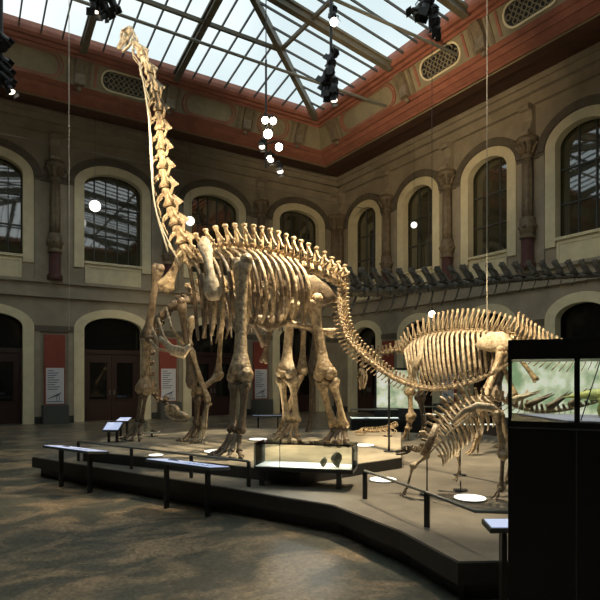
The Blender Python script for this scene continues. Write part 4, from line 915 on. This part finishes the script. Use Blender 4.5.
for X0, X1, Y0, Y1 in ((0, fs_(511), 0, .025), (fs_(574.5), fs_(580), 0, .03), (LW-.03, LW, 0, .03), (0, .02, dp-.03, dp), (LW-.03, LW, dp-.03, dp)): cbx(X0, X1, Y0, Y1, zg0-.03, zg1).build('frame_post', 'black', K2)
for X0, X1, Y0, Y1 in ((.02, LW-.03, .012, .018), (.02, LW-.03, dp-.018, dp-.012), (.004, .010, .03, dp-.03), (LW-.01, LW-.004, .03, dp-.03)): cbx(X0, X1, Y0, Y1, zg0-.03, zg1).build('glass_pane', 'clear', K2)
zs_ = zg0-.03; M['sheet'] = mat('blue_grey_sheet', (.34, .36, .44), .5)
MB().slab([CN+CE*.06+CB*(dp-.12)+UPZ*zs_, CN+CE*(LW-.1)+CB*(dp-.06)+UPZ*zs_, CN+CE*(LW-.1)+CB*.06+UPZ*zs_, CN+CE*(fs_(568))+CB*.06+UPZ*zs_], (0, 0, .006)).build('grey_shelf_sheet', 'sheet', K2)
cbx(fs_(576), fs_(577), -.004, 0, .1, zg0-.08).build('door_gap_strip', 'plinth', K2); cbx(.005, LW-.005, -.006, 0, zg0-.078, zg0-.068).build('door_gap_strip', 'plinth', K2)
la = bpy.data.lights.new('added_cabinet_lamp', 'AREA'); la.shape = 'RECTANGLE'; la.size = .7; la.size_y = .3; la.energy = 2.2; la.color = (1, .97, .9); lo = bpy.data.objects.new('added_cabinet_lamp', la); COL.objects.link(lo)  # lamp with no visible fixture, added to brighten the model and sheet
lo.parent = K2; lo.location = CN+CE*LW/2+CB*dp/2+UPZ*(zg1-.01)-Vector((cc.x, cc.y, 0)); lo.rotation_euler = (0, 0, math.atan2(CE.y, CE.x))
# model dinosaur inside
zf = zs_+.006; DM = CN+CE*.66+CB*.46
MD = thing('dinosaur_model', 'small yellow-green model dinosaur standing inside the black case', 'model', (DM.x, DM.y, zf))
def mq(x, z, y=0): return DM+CE*x+CB*y+UPZ*(zf+z)
MB().tube(curve([mq(-.30, .135), mq(-.2, .15), mq(-.1, .155), mq(0, .15), mq(.09, .145), mq(.14, .17), mq(.18, .20), mq(.21, .215), mq(.25, .20)], 26), [.004+.042*math.sin(math.pi*min(1, (i/25)*.95))**1.3 + (.006 if i > 20 else 0) for i in range(26)], 12).build('body', 'model', MD, True)
for x, y in ((-.07, -.03), (-.06, .03), (.07, -.03), (.08, .03)):
    k = mq(x, .14, y); MB().tube([k, mq(x+.01, .10, y), mq(x-.012, .05, y), mq(x, .012, y), mq(x+.02, .003, y)], [.024, .02, .011, .011, .010], 9).build('leg', 'model', MD, True)
tag(MB().tube([CN+CE*fs_(583)+CB*.12+UPZ*zf, CN+CE*(fs_(600)+.02)+CB*.12+UPZ*zg1], .0035, 6).build('thin_black_rod', 'iron'), 'thin black rod leaning inside the black case left of the model dinosaur', 'rod')

# ------------------------------------------------------------------ lamps under the glass roof
def lamp_into(root, pos, aim, s, glow):
    if glow != 'lampglow': s *= .8
    aim = (Vector(aim)-Vector(pos)).normalized(); mb = MB(); pos = Vector(pos)
    mb.tube([pos-aim*s*1.1, pos-aim*s*.8, pos+aim*s*.6, pos+aim*s*.95], [s*.35, s*.62, s*.62, s*.78], 12)
    u2 = aim.orthogonal().normalized(); 
    for k in range(3): mb.tube([pos-aim*s*(.1+.28*k), pos-aim*s*(.16+.28*k)], s*.74, 12)
    mb.tube([pos+u2*s*.7, pos+u2*s*.95+UPZ*s*.3, pos+UPZ*s*1.4, pos-u2*s*.95+UPZ*s*.3, pos-u2*s*.7], s*.09, 5)
    S_ = mb.build('spotlight', 'iron', root, True)
    for a_ in (0, 1):
        w_ = u2 if a_ else aim.cross(u2); 
    for sg in (-1, 1): q = pos+aim*s*1.25+u2*sg*s*.9; MB().box(q, (s*.06, s*1.2, s*.9), (u2, aim.cross(u2).normalized(), aim)).build('barn_door', 'iron', S_)
    MB().tube([pos+aim*s*.93, pos+aim*s*1.0], s*.66, 14).build('lens', glow, S_)
def rig(label, base_px, Z, ytop, lamps, cable=True, zc=None, power=0, aims=None, s=.17, extra=0):
    top = PD(base_px, ytop, Z); bot = PD(base_px, max(l[1] for l in lamps), Z)
    r = thing('spotlight_rig', label, 'lamp rig', (bot.x, bot.y, bot.z), 'spotlight rigs hanging under the glass roof' if False else None)
    zr = roof_z(top.x, top.y)-.05
    MB().tube([(top.x, top.y, min(top.z, zr-.3)), bot], .035, 8).build('pole', 'iron', r); MB().tube([(top.x, top.y, zr), (top.x, top.y, min(top.z, zr-.3))], .018, 6).build('hanging_cable', 'iron', r)
    for l in lamps:
        p = PD(l[0], l[1], Z+l[2]); hub = PD(base_px, l[1]-3, Z); MB().tube([hub, p+UPZ*s*1.2], .022, 6).build('bracket_arm', 'iron', r)
        lamp_into(r, p, l[3], l[5] if len(l) > 5 else s, l[4])
    return r
cam_pt = Vector((0, 0, EYE)); gc = PD(200, 230, 13); gt = PD(300, 330, 13)
r1 = rig('rig of dazzling lit spotlights hanging left of the hall corner', 266, 17.0, 60, [(265, 120, 0, cam_pt+Vector((1, 1, 0)), 'lampglow', .16), (273, 121, .2, cam_pt, 'lampglow', .16), (268, 134, -.2, cam_pt, 'lampglow', .2), (279, 147, 0, cam_pt, 'lampglow', .17), (262, 144, .1, PD(262, 300, 14), 'lampdim', .17), (271, 157, 0, PD(250, 300, 14), 'lampdim', .18), (280, 168, .1, PD(285, 300, 15), 'lampdim', .18)])
r2 = rig('dark spotlight rig seen against the glass, with one lit lamp near its top', 331, 13.0, 0, [(334, 22, 0, cam_pt, 'lampglow', .14), (333, 12, .2, gt, 'iron', .17), (333, 55, 0, gc, 'iron', .19), (331, 66, 0, gt, 'iron', .2), (326, 77, 0, gc, 'iron', .2), (327, 88, .1, gt, 'iron', .2), (334, 84, -.1, PD(334, 200, 13), 'iron', .18), (334, 96, 0, PD(338, 300, 12), 'lampdim', .15)])
r3 = rig('dark spotlight rig at the top right against the glass roof', 430, 12.0, -20, [(427, 5, 0, gt, 'iron', .22), (420, 9, .1, PD(300, 100, 12), 'iron', .2), (434, 14, 0, PD(436, 300, 14), 'iron', .2), (436, 24, 0, PD(440, 300, 14), 'iron', .18), (438, 32, 0, PD(440, 300, 15), 'lampdim', .13)])
r4 = rig('dark spotlight rig at the top left beside the skull', 100, 11.0, -25, [(95, 3, 0, PD(90, 200, 12), 'lampdim', .2), (104, 5, 0, gc, 'iron', .18), (112, 1, 0, gc, 'iron', .16), (105, 14, 0, PD(105, 200, 11), 'iron', .10)])
r5 = rig('dark spotlight rig at the left edge of the view below the glass', 1, 10.0, -10, [(0, 36, 0, gc, 'iron', .16), (1, 46, 0, PD(60, 60, 6), 'iron', .17), (-1, 58, 0, gc, 'iron', .17), (2, 68, 0, gc, 'iron', .16), (4, 78, 0, gc, 'iron', .15), (9, 87, 0, PD(60, 200, 10), 'lampdim', .13)])
# glowing globes on added cords stand in for lamps reflected in the windows
for px, py, Z, s_, lb in ((95, 206, 27.2, .28, 'round white globe standing in for a lamp reflection at the second upper window from left'), (190, 221, 28.8, .24, 'round white globe standing in for a lamp reflection beside the giant skeleton neck base'), (414, 225, 28.5, .16, 'small white globe standing in for a lamp reflection at a right wall upper window')):
    q = PD(px, py, Z); r = thing('reflection_globe', lb, 'lamp', q, None)
    MB().ball(q, s_, 14, 9).build('globe', 'globe', r, True); MB().tube([q+UPZ*s_*.9, q+UPZ*s_*1.2], .07, 10).build('cap', 'iron', r); pp = min(V1-q.y, U1-q.x); zc_ = (15.35-.15*pp if pp < 1.2 else 15.2-.286*(pp-1.2) if pp < 3.6 else 14.6+.3*(pp-3.6) if pp < 4.7 else 15.9)+.10; MB().tube([q+UPZ*s_, (q.x, q.y, zc_)], .008, 5).build('added_cord', 'iron', r)
q = PD(432, 314, 19); r = thing('bright_spotlight', 'single dazzling spotlight above the high-spined skeleton back', 'lamp', q); lamp_into(r, q, cam_pt, .16, 'lampglow')
top = Vector((q.x, q.y, 15.2)); MB().tube([q+UPZ*.1, (q.x, q.y, roof_z(q.x, q.y) if q.x < SU1 and q.y < SV1 else 15.0)], .01, 5).build('hanging_cable', 'iron', r)
# thin vertical suspension wires
for px, y0, y1, Z, lb in ((69, -5, 330, 17, 'thin pale suspension wire hanging in front of the left column'), (487, -5, 330, 14.5, 'thin pale suspension wire hanging before the right wall windows')):
    a = PD(px, y1, Z); zt_ = roof_z(a.x, a.y)
    tag(MB().tube([(a.x, a.y, a.z), (a.x, a.y, zt_)], .011, 5).build('suspension_wire', 'wire'), lb, 'wire')

# real lamps: warm beams from the rigs
spot('rig_beam', PD(100, 10, 8.5), PD(165, 190, 13), 2200, size=46, r=.12)
spot('rig_beam', PD(0, 60, 9.0), PD(150, 120, 13), 1200, size=46, r=.12)
spot('rig_beam', PD(331, 112, 13), PD(240, 280, 13.3), 2000, size=60, r=.1)
spot('rig_beam', PD(268, 134, 16.8), PD(235, 270, 13.5), 900, size=70, r=.1)
spot('rig_beam', PD(420, 10, 11.0), PD(450, 380, 14.5), 4600, size=44, r=.1)
spot('rig_beam', PD(438, 20, 11.0), PD(450, 470, 9.8), 3800, size=40, r=.1)
spot('rig_beam', PD(438, 20, 11.0), PD(520, 360, 13.5), 1600, size=40, r=.1)
spot('rig_beam', PD(331, 112, 13.0), PD(370, 400, 13.2), 1800, size=45, r=.1)
spot('rig_beam', PD(331, 112, 13.0), PD(290, 445, 13.6), 1800, size=50, r=.1)
spot('rig_beam', PD(268, 150, 16.8), PD(200, 445, 14.2), 900, size=50, r=.1)
spot('rig_beam', PD(273, 121, 17.0), CW(-1, 4.5, 0), 2600, size=40, r=.12)
# added floods without fixtures of their own, brightening the walls and the cove
spot('added_wall_flood', PD(345, 70, 14.0), PD(400, 120, 27), 2600, (1, .72, .42), size=70, r=.2, blend=1)
spot('added_wall_flood', PD(430, 0, 12.0), PD(540, 150, 22), 900, (1, .80, .55), size=90, r=.2, blend=1)
spot('added_wall_flood', PD(100, 0, 11.0), PD(110, 180, 28), 1500, (1, .84, .62), size=100, r=.2, blend=1)
for o in list(bpy.data.objects):
    if '_o' in o: del o['_o']
